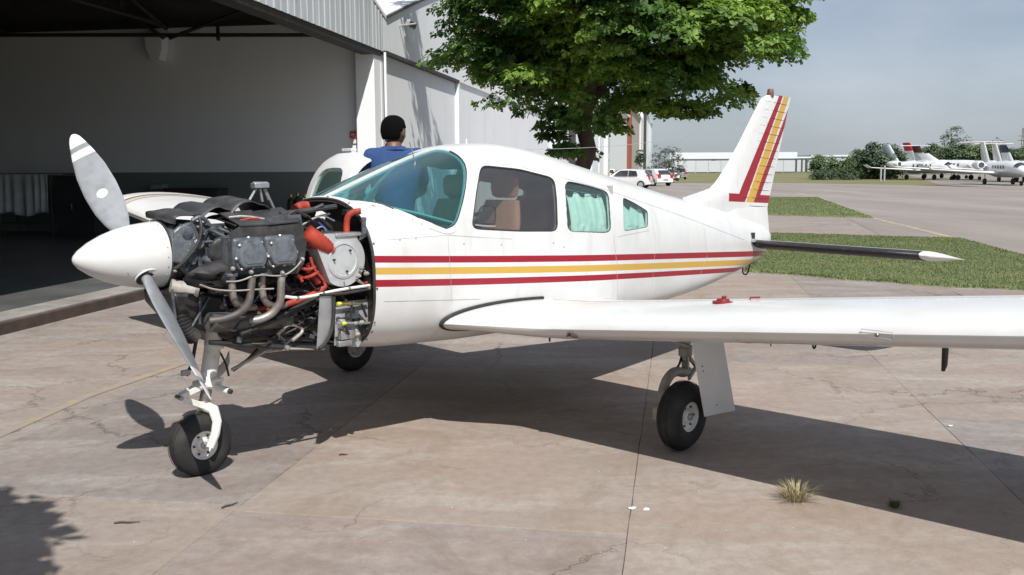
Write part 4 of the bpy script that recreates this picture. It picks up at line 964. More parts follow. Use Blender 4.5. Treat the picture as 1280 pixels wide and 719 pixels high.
def blade(sgn):
    d = Vector((0, sgn * math.cos(PH), sgn * math.sin(PH))); ax = Vector((1, 0, 0)); t = Vector((0, -sgn * math.sin(PH), sgn * math.cos(PH)))
    rg = []; rr = np.concatenate([np.linspace(.07, .86, 26), [.88, .90, .915, .928, .936, .94]])
    wdt = lambda r_: .94 * float(np.interp(r_, [.07, .13, .18, .26, .36, .5, .65, .78, .86, .90, .925, .936, .94], [.062, .062, .085, .135, .175, .192, .180, .136, .098, .076, .052, .031, .010]))
    for r_ in rr:
        beta = R(float(np.interp(r_, [.07, .2, .5, .94], [62, 58, 50, 38]))); c_ = wdt(r_); th = float(np.interp(r_, [.07, .13, .25, .5, .94], [.058, .055, .028, .018, .007]))
        ch = ax * math.sin(beta) + t * math.cos(beta); nn = ax * math.cos(beta) - t * math.sin(beta)
        cen = Vector((PX, 0, PZ)) + d * r_; n = 20; q = []
        for k in range(n):
            a = 2 * math.pi * k / n; x = math.cos(a); y = math.sin(a)
            q.append(cen + ch * (x * c_ / 2) + nn * (y * th / 2 * (1 - .25 * x)))
        rg.append(q)
    o = MB().rings(rg).build('propeller_blade', 'prop', ac, recalc=True)
    at_ = o.data.attributes.new('span', 'FLOAT', 'POINT'); tip_cut = []
    for i, v in enumerate(o.data.vertices):
        p = v.co - Vector((PX, 0, PZ)); at_.data[i].value = p.dot(d) / .94 + .22 * p.dot(t)
    # white balance-mark disc on the rear and front faces
    if sgn > 0:
        r_ = .46; beta = R(float(np.interp(r_, [.07, .2, .5, .94], [62, 58, 50, 38]))); ch = ax * math.sin(beta) + t * math.cos(beta); nn = ax * math.cos(beta) - t * math.sin(beta); cen = Vector((PX, 0, PZ)) + d * r_ - ch * .0
        MB().lathe([(.030, 0), (.030, .0012)], cen - nn * .0100, -nn, 24).build('blade_disc', 'white', o)
        MB().lathe([(.030, 0), (.030, .0012)], cen + nn * .0100, nn, 24).build('blade_disc', 'white', o)
    MB().lathe([(.052, .05), (.056, .07), (.056, .125), (.040, .14), (.038, .16)], (PX, 0, PZ), d, 20).build('blade_root', 'oily', o)
    # white lip of the cut-out in the spinner
    rad = .158; P = []
    for k in range(24):
        a = 2 * math.pi * k / 24; q = Vector((PX + .012 + .072 * math.cos(a), 0, PZ)) + d * math.sqrt(max(.0, .158 ** 2 - (.05 * math.sin(a)) ** 2)) + t * (.055 * math.sin(a)); P.append(q)
    MB().add(P + [Vector((PX, 0, PZ)) + d * .162], [(k, (k + 1) % 24, 24) for k in range(24)]).build('spinner_cutout', 'black', o)
    MB().tube(P, .005, 6, closed=True).build('cutout_lip', 'white', o)
blade(1); blade(-1)

# ---- engine
M['alubox'] = mat('satin_air_box', (.55, .57, .58), .4, .25, (.42, .43, .44), 14, .45, .75, bump=.06)
def ep(mb, name, m, **k): return mb.build(name, m, ac, **k)
ep(MB().lathe([(.05, 0), (.09, .005), (.105, .03), (.12, .05), (.15, .10), (.16, .18)], (.455, 0, PZ - .01), (1, 0, 0), 28), 'nose_case', 'castgrey')
ep(MB().lathe([(.150, 0), (.158, .004), (.158, .03), (.15, .034)], (.465, 0, PZ - .01), (1, 0, 0), 48), 'starter_ring', 'steel')
mb = MB().prism([Q(u, v, -.20) for u, v in ((219, 285), (238, 275), (262, 279), (290, 284), (330, 282), (372, 280), (378, 338), (300, 345), (262, 350), (232, 343), (219, 322))], (0, .40, 0)); ep(mb, 'crankcase', 'castgrey', bevel=.018)
ep(MB().box((.95, 0, .98), (.62, .34, .16), taper=1.1), 'oil_sump', 'oily', bevel=.03)
# front casting: bosses, ribs and flanges on the near side
for (u, v, y, r_, L_, m_) in ((232, 292, -.20, .034, .03, 'castgrey'), (246, 305, -.20, .028, .035, 'cover'), (262, 288, -.20, .02, .05, 'castgrey'), (275, 300, -.20, .024, .05, 'castgrey'),
        (238, 322, -.20, .03, .03, 'castgrey'), (256, 325, -.20, .02, .06, 'cover'), (222, 300, -.19, .02, .03, 'castgrey'), (283, 289, -.2, .017, .07, 'steel'), (268, 318, -.21, .03, .04, 'castgrey')):
    ep(MB().lathe([(r_ * .9, 0), (r_, .005), (r_, L_ * .8), (r_ * .7, L_)], Q(u, v, y), (.05, -1, .05), 14), 'casting_boss', m_)
for a, b_ in (((226, 280), (226, 335)), ((240, 276), (252, 340)), ((262, 283), (232, 338)), ((283, 285), (262, 345)), ((222, 306), (290, 300))):
    ep(MB().tube([Q(*a, -.205), Q(*b_, -.215)], .009, 5), 'casting_rib', 'castgrey')
ep(MB().prism([Q(u, v, -.225) for u, v in ((217, 290), (226, 282), (241, 283), (247, 297), (243, 318), (232, 333), (219, 328))], (0, .03, 0)), 'front_cover', 'cover', bevel=.008)
bl = MB()
for i in range(26):
    u, v = rnd.uniform(218, 292), rnd.uniform(280, 342); bl.lathe([(.007, -.01), (.007, .007), (.003, .012)], Q(u, v, -.215), (0, -1, 0), 6)
ep(bl, 'case_bolt', 'alu')
# dark shrouds in front of the cylinders: crumpled baffle cloth
def crumple(px, y, name, m, dep=.05, seed=0, th=.006):
    P = [Q(u, v, y) for u, v in px]; cen = sum(P, Vector()) / len(P); P = chaikin(P, 1); n = len(P); v = [cen]; rings_ = 5
    for j in range(1, rings_ + 1):
        for p in P:
            q = cen.lerp(p, j / rings_); q.y += dep * (noise.noise(q * 11 + Vector((seed, 0, 0)))) - dep * .8 * (1 - (j / rings_) ** 2); q.x += .01 * noise.noise(q * 25); v.append(q)
    f = [(0, 1 + k, 1 + (k + 1) % n) for k in range(n)]
    for j in range(rings_ - 1):
        for k in range(n): a = 1 + j * n; f.append((a + k, a + n + k, a + n + (k + 1) % n, a + (k + 1) % n))
    o = MB().add(v, f).build(name, m, ac, smooth=50); o.modifiers.new('s', 'SOLIDIFY').thickness = th; return o
crumple([(226, 342), (250, 330), (282, 322), (300, 318), (302, 345), (290, 352), (284, 360), (270, 356), (250, 352), (238, 356)], -.30, 'baffle_cloth', 'baffle', .07, 1)
crumple([(222, 346), (240, 350), (262, 348), (276, 352), (284, 362), (270, 361), (240, 360)], -.33, 'baffle_cloth', 'oily', .05, 2)
crumple([(262, 300), (285, 292), (302, 290), (303, 322), (282, 330), (262, 328)], -.27, 'front_baffle', 'baffle', .06, 3)
# cylinders (two a side): fins, head, rocker cover with bolts
def cyl(u, v, side):
    c = Q(u, v, -.42); fx, fz = c.x, c.z; e = side
    mb = MB()
    for k in range(13): mb.box((fx, e * (.17 + k * .014), fz), (.19 if k > 6 else .165, .005, .155 if k > 6 else .15))
    ep(mb, 'cooling_fins', 'castgrey', smooth=0); ep(MB().lathe([(.062, 0), (.062, .22)], (fx, e * .14, fz), (0, e, 0), 20), 'cylinder_barrel', 'castgrey')
    ep(MB().box((fx, e * .375, fz), (.185, .07, .165)), 'cylinder_head', 'castgrey', bevel=.02)
    w_, h_ = .083, .078
    sh = [(-w_ * .60, h_), (w_ * .60, h_), (w_ * .70, h_ * .62), (w_ * .98, h_ * .1), (w_, -h_ * .5), (w_ * .74, -h_ * .98), (w_ * .25, -h_ * .90), (-w_ * .25, -h_ * .90), (-w_ * .74, -h_ * .98), (-w_, -h_ * .5), (-w_ * .98, h_ * .1), (-w_ * .70, h_ * .62)]
    sh = chaikin([Vector((a, 0, b_)) for a, b_ in sh], 2); rg = []
    for dy, k in ((.408, 1.06), (.418, 1.06), (.4185, .95), (.440, .93), (.447, .87), (.449, .80)): rg.append([Vector((fx + p.x * k, e * dy, fz + p.z * k)) for p in sh])
    rc = ep(MB().rings(rg), 'rocker_cover', 'cover', smooth=30)
    rg = [[Vector((fx + p.x * k, e * dy, fz + p.z * k)) for p in sh] for dy, k in ((.4492, .70), (.4525, .68), (.4530, .62))]; MB().rings(rg).build('cover_panel', 'cover', rc)
    for p in sh[::6]: MB().lathe([(.009, 0), (.009, .009), (.004, .014)], (fx + p.x * 1.02, e * .417, fz + p.z * 1.02), (0, e, 0), 6).build('cover_bolt', 'alu', rc)
    return c
CY = [cyl(314, 317, -1), cyl(353, 314, -1)]; cyl(314, 317, 1); cyl(353, 314, 1)
# sheet baffles round the cylinders
y_ = -.405
def plate(px, y, name, m, th=.004, bevel=.001): return ep(MB().prism([Q(u, v, y) for u, v in px], (0, th, 0)), name, m, smooth=0, bevel=bevel)
plate([(287, 291), (300, 283), (336, 281), (338, 345), (300, 343), (290, 338)], -.395, 'side_baffle', 'baffle'); plate([(336, 283), (376, 279), (384, 300), (380, 330), (372, 342), (337, 345)], -.393, 'side_baffle', 'baffle')
for a, b_, d in (((300, 283), (340, 281), 1), ((340, 281), (378, 277), 2)):
    P = [Q(*a, -.40), Q(*b_, -.40), Q(*b_, -.40) + Vector((0, .20, .065)), Q(*a, -.40) + Vector((0, .20, .055))]; ep(MB().prism(P, (0, 0, .006)), 'top_baffle', 'baffle', smooth=0)
# raised black seals over the engine: three curling rubber flaps
def flap(px, y0, y1, hump, name='baffle_seal', m='baffle', th=.006):
    A = chaikin([Q(u, v, y0) for u, v in px], 2, False); v = []; n = len(A)
    for j in range(7):
        t = j / 6
        for i, p in enumerate(A): v.append(Vector((p.x + .01 * noise.noise(p * 20 + Vector((t, 0, 0))), y0 + (y1 - y0) * t, p.z + hump * math.sin(math.pi * .6 * t) + .012 * noise.noise(p * 16 + Vector((0, t * 3, 0))))))
    f = [(j * n + i, j * n + i + 1, (j + 1) * n + i + 1, (j + 1) * n + i) for j in range(6) for i in range(n - 1)]
    o = MB().add(v, f).build(name, m, ac, smooth=50); o.modifiers.new('s', 'SOLIDIFY').thickness = th; return o
flap([(219, 281), (219, 271), (235, 269), (251, 268)], -.22, .1, .02); flap([(252, 272), (262, 261), (280, 258), (292, 262), (300, 270)], -.20, .15, .02)
flap([(286, 271), (296, 256), (312, 250), (332, 255), (345, 268), (343, 280)], -.22, .12, .02); flap([(338, 280), (339, 270), (360, 267), (384, 268), (392, 276)], -.33, -.10, .01)
flap([(295, 282), (312, 276), (336, 279)], -.36, -.05, .03, m='oily')
plate([(340, 270), (376, 268), (380, 288), (342, 291)], -.36, 'top_baffle', 'castgrey', bevel=.002)
ep(MB().tube([Q(300, 276, -.33), Q(318, 272, -.33), Q(337, 277, -.33)], .006, 6, 1), 'red_tube', 'redhose')  # thin red tube over the top baffle
ep(MB().tube([Q(286, 272, -.30), Q(305, 270, -.32), Q(330, 274, -.33)], .007, 6, 1), 'fuel_line', 'beige')
# magnetos, plug leads, governor clamp
for (u, v, y, r_, L_) in ((282, 276, -.15, .035, .10), (296, 274, -.1, .03, .12)): ep(MB().lathe([(r_, 0), (r_, L_ * .7), (r_ * .6, L_)], Q(u, v, y), (.6, -.6, .2), 16), 'accessory', 'castgrey')
ep(MB().tube([Q(249, 272, -.22), Q(252, 282, -.24), Q(251, 295, -.245), Q(245, 310, -.25), Q(228, 330, -.24), Q(219, 336, -.22)], .0095, 8, 2), 'governor_cable', 'black')
ep(MB().tube([Q(240, 276, -.21), Q(250, 270, -.22), Q(258, 276, -.22), Q(262, 282, -.22)], .012, 8, 2), 'breather_tube', 'castgrey')
for k, (a, b_) in enumerate((((262, 287), (283, 297)), ((266, 291), (286, 300)), ((272, 285), (292, 293)), ((280, 284), (300, 292)), ((287, 280), (299, 290)))):
    ep(MB().tube([Q(*a, -.24), Q(*b_, -.27)], .0085, 8), 'push_rod_tube', 'steel' if k % 2 else 'castgrey')
# exhaust risers and collector
ex = [([(290, 345), (290, 362), (293, 378), (303, 385), (318, 384)], -.38, 'exhaust', .0185), ([(315, 347), (314, 362), (311, 380), (300, 392), (278, 400), (262, 401)], -.42, 'exhaust_dark', .0195),
      ([(328, 344), (327, 360), (330, 376), (341, 384), (356, 382)], -.38, 'exhaust', .0185), ([(352, 346), (351, 362), (351, 378), (341, 392), (324, 400), (312, 401)], -.42, 'exhaust', .020)]
for px, y, m_, r_ in ex: ep(MB().tube([Q(u, v, y + (.08 * max(0, i - 2) / 3)) for i, (u, v) in enumerate(px)], r_, 12, 2), 'exhaust_pipe', m_)
for (u, v) in ((290, 345), (315, 347), (328, 344), (352, 346)): ep(MB().lathe([(.027, 0), (.030, .004), (.030, .012), (.022, .016)], Q(u, v, -.40) + Vector((0, 0, .012)), (0, 0, -1), 14), 'exhaust_flange', 'castgrey')
ep(MB().tube([Q(262, 403, -.32), Q(310, 402, -.30), Q(360, 398, -.28)], .05, 16), 'muffler', 'exhaust_dark')
ep(MB().tube([Q(u, v, -.43) for u, v in ((283, 352), (300, 352), (320, 343), (352, 346), (367, 338), (377, 326))], .0042, 6, 2), 'injector_line', 'beige')
ep(MB().tube([Q(u, v, -.43) for u, v in ((250, 356), (266, 362), (290, 364), (320, 362), (342, 361))], .0045, 6, 2), 'drain_line', 'beige')
for u, v in ((377, 324), (352, 341), (313, 340), (290, 336)): ep(MB().lathe([(.010, 0), (.013, .006), (.010, .016), (.005, .022)], Q(u, v, -.425), (0, -1, 0), 10), 'line_fitting', 'alu')
# lower front: starter, air box, ribbed hose, brackets
ep(MB().tube([Q(213, 359, -.16), Q(244, 364, -.20)], .042, 18), 'starter_motor', 'beige'); ep(MB().lathe([(.046, 0), (.046, .02)], Q(242, 364, -.20), (Q(244, 364, -.2) - Q(213, 359, -.16)), 18), 'starter_band', 'steel')
ep(MB().prism([Q(u, v, -.24) for u, v in ((216, 366), (260, 366), (288, 372), (290, 405), (262, 408), (232, 400), (218, 384))], (0, .34, 0)), 'air_box', 'oily', bevel=.02)
P = [Q(226, 388, -.20), Q(228, 400, -.22), Q(234, 412, -.22), Q(242, 422, -.2)]; P = chaikin(P, 2, False); ep(MB().tube(P, .035, 14), 'ribbed_hose', 'black')
for i in range(0, len(P) - 1): 
    for t in (.25, .75):
        c = P[i].lerp(P[i + 1], t); ep(MB().lathe([(.036, -.004), (.042, 0), (.036, .004)], c, P[i + 1] - P[i], 14), 'hose_rib', 'black')
for px in ([(250, 372), (250, 405)], [(262, 372), (240, 408)], [(215, 362), (222, 420)], [(280, 372), (286, 410)]):
    ep(MB().tube([Q(*q, -.25) for q in px], .007, 6), 'bracket', 'castgrey')
# big round induction air box with neck, recess ring and quarter-turn bolts
cy = -.40; C = Q(429, 325, cy); Rr = (Q(456, 325, cy) - C).length
ol = [C + Vector((Rr * math.cos(a), 0, Rr * math.sin(a))) for a in [R(-128 + 188 * i / 26) for i in range(27)]] + [Q(447, 299, cy), Q(446, 293, cy), Q(406, 293, cy), Q(404, 300, cy), Q(397, 312, cy)]
ep(MB().prism(ol, (0, .10, 0)), 'induction_air_box', 'alubox', bevel=.010, seg=3)
ep(MB().lathe([(Rr * .70, .0), (Rr * .70, .006), (Rr * .60, .008), (Rr * .58, .003), (Rr * .05, .003)], C + Vector((0, .001, 0)), (0, -1, 0), 40), 'box_cover', 'alubox')
for a in (50, 175, 285): ep(MB().lathe([(.006, 0), (.006, .012), (.003, .014)], C + Vector((Rr * .45 * math.cos(R(a)), -.004, Rr * .45 * math.sin(R(a)))), (0, -1, 0), 8), 'cover_stud', 'black')
ep(MB().box(Q(428, 293, cy + .05), (.17, .12, .02)), 'box_lid', 'alu', bevel=.004)
ep(MB().tube([Q(430, 352, cy), Q(431, 362, cy)], .004, 6), 'drain_stub', 'steel')
# orange scat duct feeding it, ribbed
def scat(px, ys, r_, name='scat_duct', m='redhose', pitch=.012):
    P = chaikin([Q(u, v, y) for (u, v), y in zip(px, ys)], 3, False); L_ = 0; pts = []; rad = []
    for a, b_ in zip(P[:-1], P[1:]):
        l = (b_ - a).length; k = max(1, int(l / (pitch / 2)))
        for t in range(k): pts.append(a.lerp(b_, t / k))
    pts.append(P[-1]); rad = [r_ * (1.0 if i % 2 else .90) for i in range(len(pts))]
    return ep(MB().tube(pts, rad, 16), name, m, smooth=70)
scat([(381, 290), (390, 297), (401, 304), (410, 312)], (-.36, -.38, -.38, -.36), .050)
scat([(434, 303), (433, 286), (434, 271), (441, 265), (451, 264)], (-.34, -.34, -.35, -.37, -.40), .0185, 'cabin_heat_hose')
scat([(370, 262), (376, 258), (384, 258)], (.05, .05, .05), .03, 'cabin_heat_hose')
scat([(402, 345), (408, 356), (400, 364), (384, 372), (352, 383), (318, 388)], (-.33, -.34, -.34, -.34, -.32, -.26), .019, 'heat_hose')
scat([(384, 330), (390, 342), (398, 352)], (-.32, -.33, -.33), .032, 'heat_hose', 'maroon')
for px in ([(372, 333), (384, 338), (394, 334)], [(371, 345), (384, 348), (398, 340)], [(388, 322), (392, 336), (404, 350)], [(378, 352), (372, 343)]):
    ep(MB().tube([Q(*q, -.37) for q in px], .0085, 8, 2), 'orange_silicone_tube', 'redhose')
scat([(356, 384), (330, 392), (300, 396)], (-.25, -.22, -.2), .05, 'shroud_duct', 'maroon')
# pale cross tube and hoses on the lower side
ep(MB().tube([Q(u, v, -.42) for u, v in ((357, 371), (372, 373), (392, 370), (420, 363), (462, 357))], .0085, 8, 2), 'cross_tube', 'white2')
for u, v in ((372, 373), (404, 367), (436, 361)): ep(MB().lathe([(.012, -.006), (.012, .006)], Q(u, v, -.42), Q(440, 360, -.42) - Q(400, 368, -.42), 10), 'tube_clamp', 'steel')
for px, y, r_, m_ in (([(415, 364), (440, 361), (464, 352)], -.36, .011, 'redhose'), ([(345, 398), (372, 383), (395, 372)], -.36, .010, 'black'), ([(300, 418), (340, 402), (398, 374)], -.34, .012, 'black'), ([(430, 340), (450, 352), (468, 365)], -.38, .010, 'beige')):
    ep(MB().tube([Q(*q, y) for q in px], r_, 8, 2), 'fluid_hose', m_)
# engine mount: black steel tubes from the firewall corners
fwp = lambda y, z: Vector((1.46, y, z))
mounts = [(fwp(-.40, 1.27), Q(396, 297, -.22)), (fwp(-.40, 1.27), Vector((1.12, -.16, 1.02))), (fwp(-.42, .72), Vector((1.10, -.16, 1.0))), (fwp(-.42, .72), Vector((1.12, -.18, 1.24))), (fwp(.40, 1.27), Vector((1.12, .18, 1.27))), (fwp(.42, .72), Vector((1.1, .16, 1.0))), (fwp(.40, 1.27), Vector((1.1, .16, 1.0)))]
for a, b_ in mounts: ep(MB().tube([a, b_], .011, 10), 'engine_mount_tube', 'black' if a.y > 0 or a.z < 1 else 'steel')
for a, b_, r_ in (((462, 291), (350, 292), .009), ((420, 258), (350, 268), .014), ((455, 300), (425, 318), .009), ((404, 256), (372, 270), .010), ((463, 318), (440, 308), .008), ((345, 272), (395, 290), .008), ((462, 334), (452, 330), .006)):
    ep(MB().tube([Q(*a, -.34), Q(*b_, -.30)], r_, 8), 'support_tube', 'baffle')
# lower frame: nose-gear bay beam
for px, y, r_, m_ in (([(262, 428), (300, 431), (350, 434), (398, 435)], -.30, .013, 'black'), ([(262, 424), (400, 430)], .12, .012, 'black'), ([(286, 426), (345, 405), (398, 388)], -.30, .009, 'black'), ([(355, 433), (398, 395)], -.30, .008, 'black'), ([(300, 410), (360, 432)], -.28, .008, 'oily'), ([(270, 412), (340, 420), (398, 422)], -.20, .016, 'oily')):
    ep(MB().tube([Q(*q, y) for q in px], r_, 8), 'frame_tube', m_)
ep(MB().lathe([(.0, -.014), (.012, -.01), (.016, 0), (.012, .01), (0, .014)], Q(359, 435, -.32), (0, -1, 0), 12), 'frame_joint', 'alu')
ep(MB().tube([Q(359, 436, -.31), Q(330, 440, -.25), Q(290, 462, -.05)], .009, 8), 'gear_door_rod', 'beige')
ep(MB().tube([Q(359, 436, -.31), Q(405, 436, -.30)], .008, 8), 'lower_rail', 'beige')
ep(MB().box(Q(300, 415, 0), (.25, .30, .07)), 'bay_block', 'oily', bevel=.01); ep(MB().box((1.05, 0, .80), (.66, .52, .13)), 'lower_bay_block', 'oily', bevel=.02); ep(MB().box((1.22, .02, .98), (.26, .46, .46)), 'accessory_case', 'oily', bevel=.03)
# battery/cooler box at the rear bottom, grey panel with black edging and fittings
plate([(400, 369), (416, 370), (416, 398), (412, 420), (402, 436), (396, 436)], -.43, 'duct_panel', 'alu')
ep(MB().tube([Q(u, v, -.435) for u, v in ((417, 371), (417, 398), (414, 416), (406, 430), (399, 436))], .011, 8, 2), 'duct_seal', 'black')
ep(MB().tube([Q(u, v, -.435) for u, v in ((400, 369), (430, 367), (460, 362))], .008, 8), 'duct_rail', 'black')
plate([(420, 378), (460, 374), (462, 395), (457, 420), (448, 434), (418, 432)], -.36, 'cooler_panel', 'filtergrey')
for u, v, w2, h2, m_ in ((434, 418, .10, .05, 'alu'), (430, 429, .09, .03, 'alu'), (455, 412, .04, .06, 'oily'), (440, 393, .07, .05, 'castgrey'), (427, 405, .03, .05, 'filtergrey')):
    ep(MB().box(Q(u, v, -.39), (w2, .035, h2)), 'bracket_plate', m_, bevel=.004)
for (a, b_, m_) in (((424, 380), (452, 380), 'brass'), ((420, 404), (462, 404), 'alu'), ((445, 412), (447, 426), 'beige'), ((440, 378), (438, 404), 'black'), ((452, 380), (458, 396), 'black'), ((430, 404), (436, 418), 'black')):
    ep(MB().tube([Q(*a, -.43), Q(*b_, -.42)], .0075, 8), 'fuel_fitting', m_)
for u, v, m_ in ((424, 380, 'yellow'), (430, 404.5, 'yellow'), (441, 380, 'steel'), (445, 404, 'alu'), (452, 403, 'beige'), (458, 342, 'beige'), (452, 335, 'alu'), (448, 345, 'beige'), (447, 418, 'beige'), (436, 380, 'brass')):
    ep(MB().lathe([(.009, -.014), (.011, -.008), (.011, .008), (.008, .014)], Q(u, v, -.43), (1, 0, 0) if v > 390 or m_ == 'yellow' else (.3, -1, .2), 8), 'hose_fitting', m_)
ep(MB().box(Q(401, 269, -.25), (.05, .03, .04), Matrix.Rotation(R(25), 3, 'Y')), 'white_tag', 'signwhite', bevel=.003)
ep(MB().lathe([(.013, 0), (.013, .07), (.016, .072), (.016, .085), (.008, .09)], Q(455, 292, -.44), (0, 0, 1), 14), 'filter_canister', 'castgrey')
for px in ([(398, 278), (410, 288), (414, 300)], [(392, 274), (402, 268), (418, 276)], [(396, 286), (404, 282), (409, 292)]): ep(MB().tube([Q(*q, -.3) for q in px], .0045, 6, 2), 'wire', 'bluewire' if px[0][0] == 398 else 'alu')
# the tangle of leads, lines and small boxes in the depth of the bay
rnd2 = random.Random(21)
for i in range(64):
    u, v = rnd2.uniform(300, 455), rnd2.uniform(262, 428)
    if 292 < u < 378 and v < 342: v = rnd2.uniform(348, 425)
    y = rnd2.uniform(-.36, -.22); P = [Q(u, v, y)]
    for k in range(3): u += rnd2.uniform(-26, 26); v += rnd2.uniform(-16, 16); P.append(Q(min(max(u, 262), 462), min(max(v, 262), 430), y + rnd2.uniform(-.03, .03)))
    ep(MB().tube(P, rnd2.choice((.004, .006, .009, .006)), 6, 2), 'engine_lead', rnd2.choice(('black', 'black', 'oily', 'baffle', 'castgrey', 'black', 'steel', 'beige')))
for i in range(26):
    u, v = rnd2.uniform(382, 460), rnd2.uniform(262, 425)
    if i % 2: u, v = rnd2.uniform(290, 395), rnd2.uniform(352, 425)
    r_ = Matrix.Rotation(rnd2.uniform(-.6, .6), 3, 'Y'); s_ = rnd2.uniform(.02, .055); ep(MB().box(Q(u, v, rnd2.uniform(-.30, -.2)), (s_, .05, s_ * rnd2.uniform(.5, 1.3)), r_), 'small_bracket', rnd2.choice(('castgrey', 'oily', 'baffle', 'oily', 'castgrey')), bevel=.003)
# control linkage on top of the engine: a little four-legged silver lifting bracket
for a, b_ in (((312, 250), (320, 236)), ((328, 252), (325, 236)), ((343, 262), (331, 236)), ((336, 250), (330, 236)), ((316, 234), (334, 234)), ((316, 229), (334, 229))): ep(MB().tube([Q(*a, .0), Q(*b_, .0)], .0075, 8), 'lifting_bracket', 'alu')
ep(MB().box(Q(325, 232, 0), (.09, .05, .03)), 'bracket_head', 'alu', bevel=.004)

# ---- nose gear
NX = .615
ngr = lambda a, b_, r_, n, m_='white2', nn=14: ep(MB().tube([a, b_], r_, nn), n, m_)
topn = Q(270, 418, 0); botn = Q(259, 482, 0); ax_ = (botn - topn).normalized()
ngr(topn + Vector((0.02, 0, .18)) * .6, botn, .044, 'oleo_strut'); ep(MB().lathe([(.05, 0), (.054, .006), (.054, .035), (.048, .04)], topn + ax_ * .03, ax_, 18), 'strut_collar', 'white2')
ep(MB().lathe([(.05, 0), (.056, .006), (.056, .04), (.046, .05)], botn - ax_ * .04, ax_, 18), 'strut_collar', 'white2')
ngr(botn, botn + ax_ * .11, .029, 'oleo_piston', 'steel', 16)
fk = botn + ax_ * .11
hub = Vector((NX, 0, .170))
ep(MB().tube([fk + Vector((0, .0, .03)), fk, fk + Vector((.03, -.05, -.02)), Vector((NX + .05, -.098, .30)), Vector((NX + .035, -.104, .24)), hub + Vector((0, -.104, 0))], [.030, .032, .030, .025, .024, .022], 12, 0), 'wheel_fork', 'white2')
ep(MB().tube(chaikin([fk + Vector((0, .0, .03)), fk, fk + Vector((.03, .05, -.02)), Vector((NX + .05, .098, .30)), hub + Vector((0, .104, 0))], 2, False), .026, 12), 'wheel_fork', 'white2')
# torque links and side pieces
tl = Q(224, 497, -.02)
for yy in (-.03, .03):
    ep(MB().prism([botn + Vector((0, yy, -.0)), botn + Vector((0, yy, .035)), tl + Vector((0, yy * .5, .014)), tl + Vector((0, yy * .5, -.014))], (0, .012, 0)), 'torque_link', 'white2', bevel=.003)
    ep(MB().prism([fk + Vector((0, yy, -.02)), fk + Vector((0, yy, .02)), tl + Vector((0, yy * .5, .012)), tl + Vector((0, yy * .5, -.016))], (0, .012, 0)), 'torque_link', 'white2', bevel=.003)
ep(MB().lathe([(.012, -.03), (.012, .03)], tl, (0, 1, 0), 10), 'link_bolt', 'steel')
sd_ = Q(286, 489, -.12); ep(MB().tube([botn + Vector((0, 0, .005)), sd_], .019, 12), 'shimmy_damper', 'white2'); ep(MB().lathe([(.013, 0), (.013, .018)], sd_, sd_ - botn, 10), 'damper_end', 'black'); ep(MB().tube([botn + Vector((0, 0, .025)), Q(278, 474, -.1)], .012, 10), 'steering_arm', 'white2')
ep(MB().box(botn + Vector((0, 0, .012)), (.13, .10, .035)), 'steering_collar', 'white2', bevel=.012)
ep(MB().tube([Q(246, 421, 0), Q(240, 455, 0), Q(233, 470, 0)], .010, 8, 1), 'drag_link', 'black'); ep(MB().tube([Q(262, 420, 0), Q(282, 452, 0), Q(286, 470, 0)], .006, 8, 1), 'brake_hose', 'black'); ep(MB().tube([Q(291, 463, 0), Q(310, 450, -.05), Q(322, 437, -.1)], .010, 8), 'drag_link', 'black')
pl_ = chaikin([Q(266, 470, .05), Q(276, 464, .05), Q(284, 455, .05), Q(287, 446, .05)], 2, False); ep(MB().rings([[p + Vector((0, 0, -.03)), p + Vector((0, 0, .03)), p + Vector((0, .01, .03)), p + Vector((0, .01, -.03))] for p in pl_]), 'gear_door', 'filtergrey')
ep(MB().box(Q(232, 466, .0), (.05, .02, .03)), 'door_link', 'beige', bevel=.004)
def wheel(c, r_, w_, rimr, n_out=-1, ylat=Vector((0, 1, 0)), label=None):
    prof = []
    for k in range(17):
        a = math.pi * k / 16; x = math.cos(a); y = math.sin(a); prof.append((rimr + (r_ - rimr) * abs(y) ** .62, -x * w_ / 2 * (1.0 if abs(y) < .2 else 1)))
    prof = [(rimr * .98, -w_ * .36)] + [(a, b_ * (1 if a > rimr + .01 else .86)) for a, b_ in prof] + [(rimr * .98, w_ * .36)]
    t_ = ep(MB().lathe(prof, c, ylat, 56, caps=False), 'tyre', 'tyre', smooth=50)
    for gx in (-.022, 0, .022):
        MB().lathe([(r_ + .0002, gx - .0035), (r_ + .0016, gx - .002), (r_ + .0016, gx + .002), (r_ + .0002, gx + .0035)], c, ylat, 56, caps=False).build('tread_rib', 'tyre', t_) if abs(gx) < w_ * .3 else None
    for sg in (-1, 1):
        rm = ep(MB().lathe([(rimr * 1.03, w_ * .36), (rimr * 1.02, w_ * .39), (rimr * .90, w_ * .385), (rimr * .86, w_ * .27), (rimr * .50, w_ * .20), (rimr * .44, w_ * .30), (rimr * .30, w_ * .34), (.002, w_ * .345)], c, ylat * sg, 36, caps=False), 'rim', 'white2')
        for k in range(6):
            a = k * math.pi / 3; u_ = Vector((math.cos(a), 0, math.sin(a))); MB().lathe([(.006, 0), (.006, .012)], c + ylat * sg * (w_ * .215) + u_ * rimr * .68, ylat * sg, 6).build('wheel_bolt', 'black', rm)
        MB().lathe([(.020, 0), (.020, .012), (.012, .018), (.012, .024)], c + ylat * sg * w_ * .34, ylat * sg, 12).build('axle_nut', 'alu', rm)
    return t_
wheel(hub, .170, .12, .078)
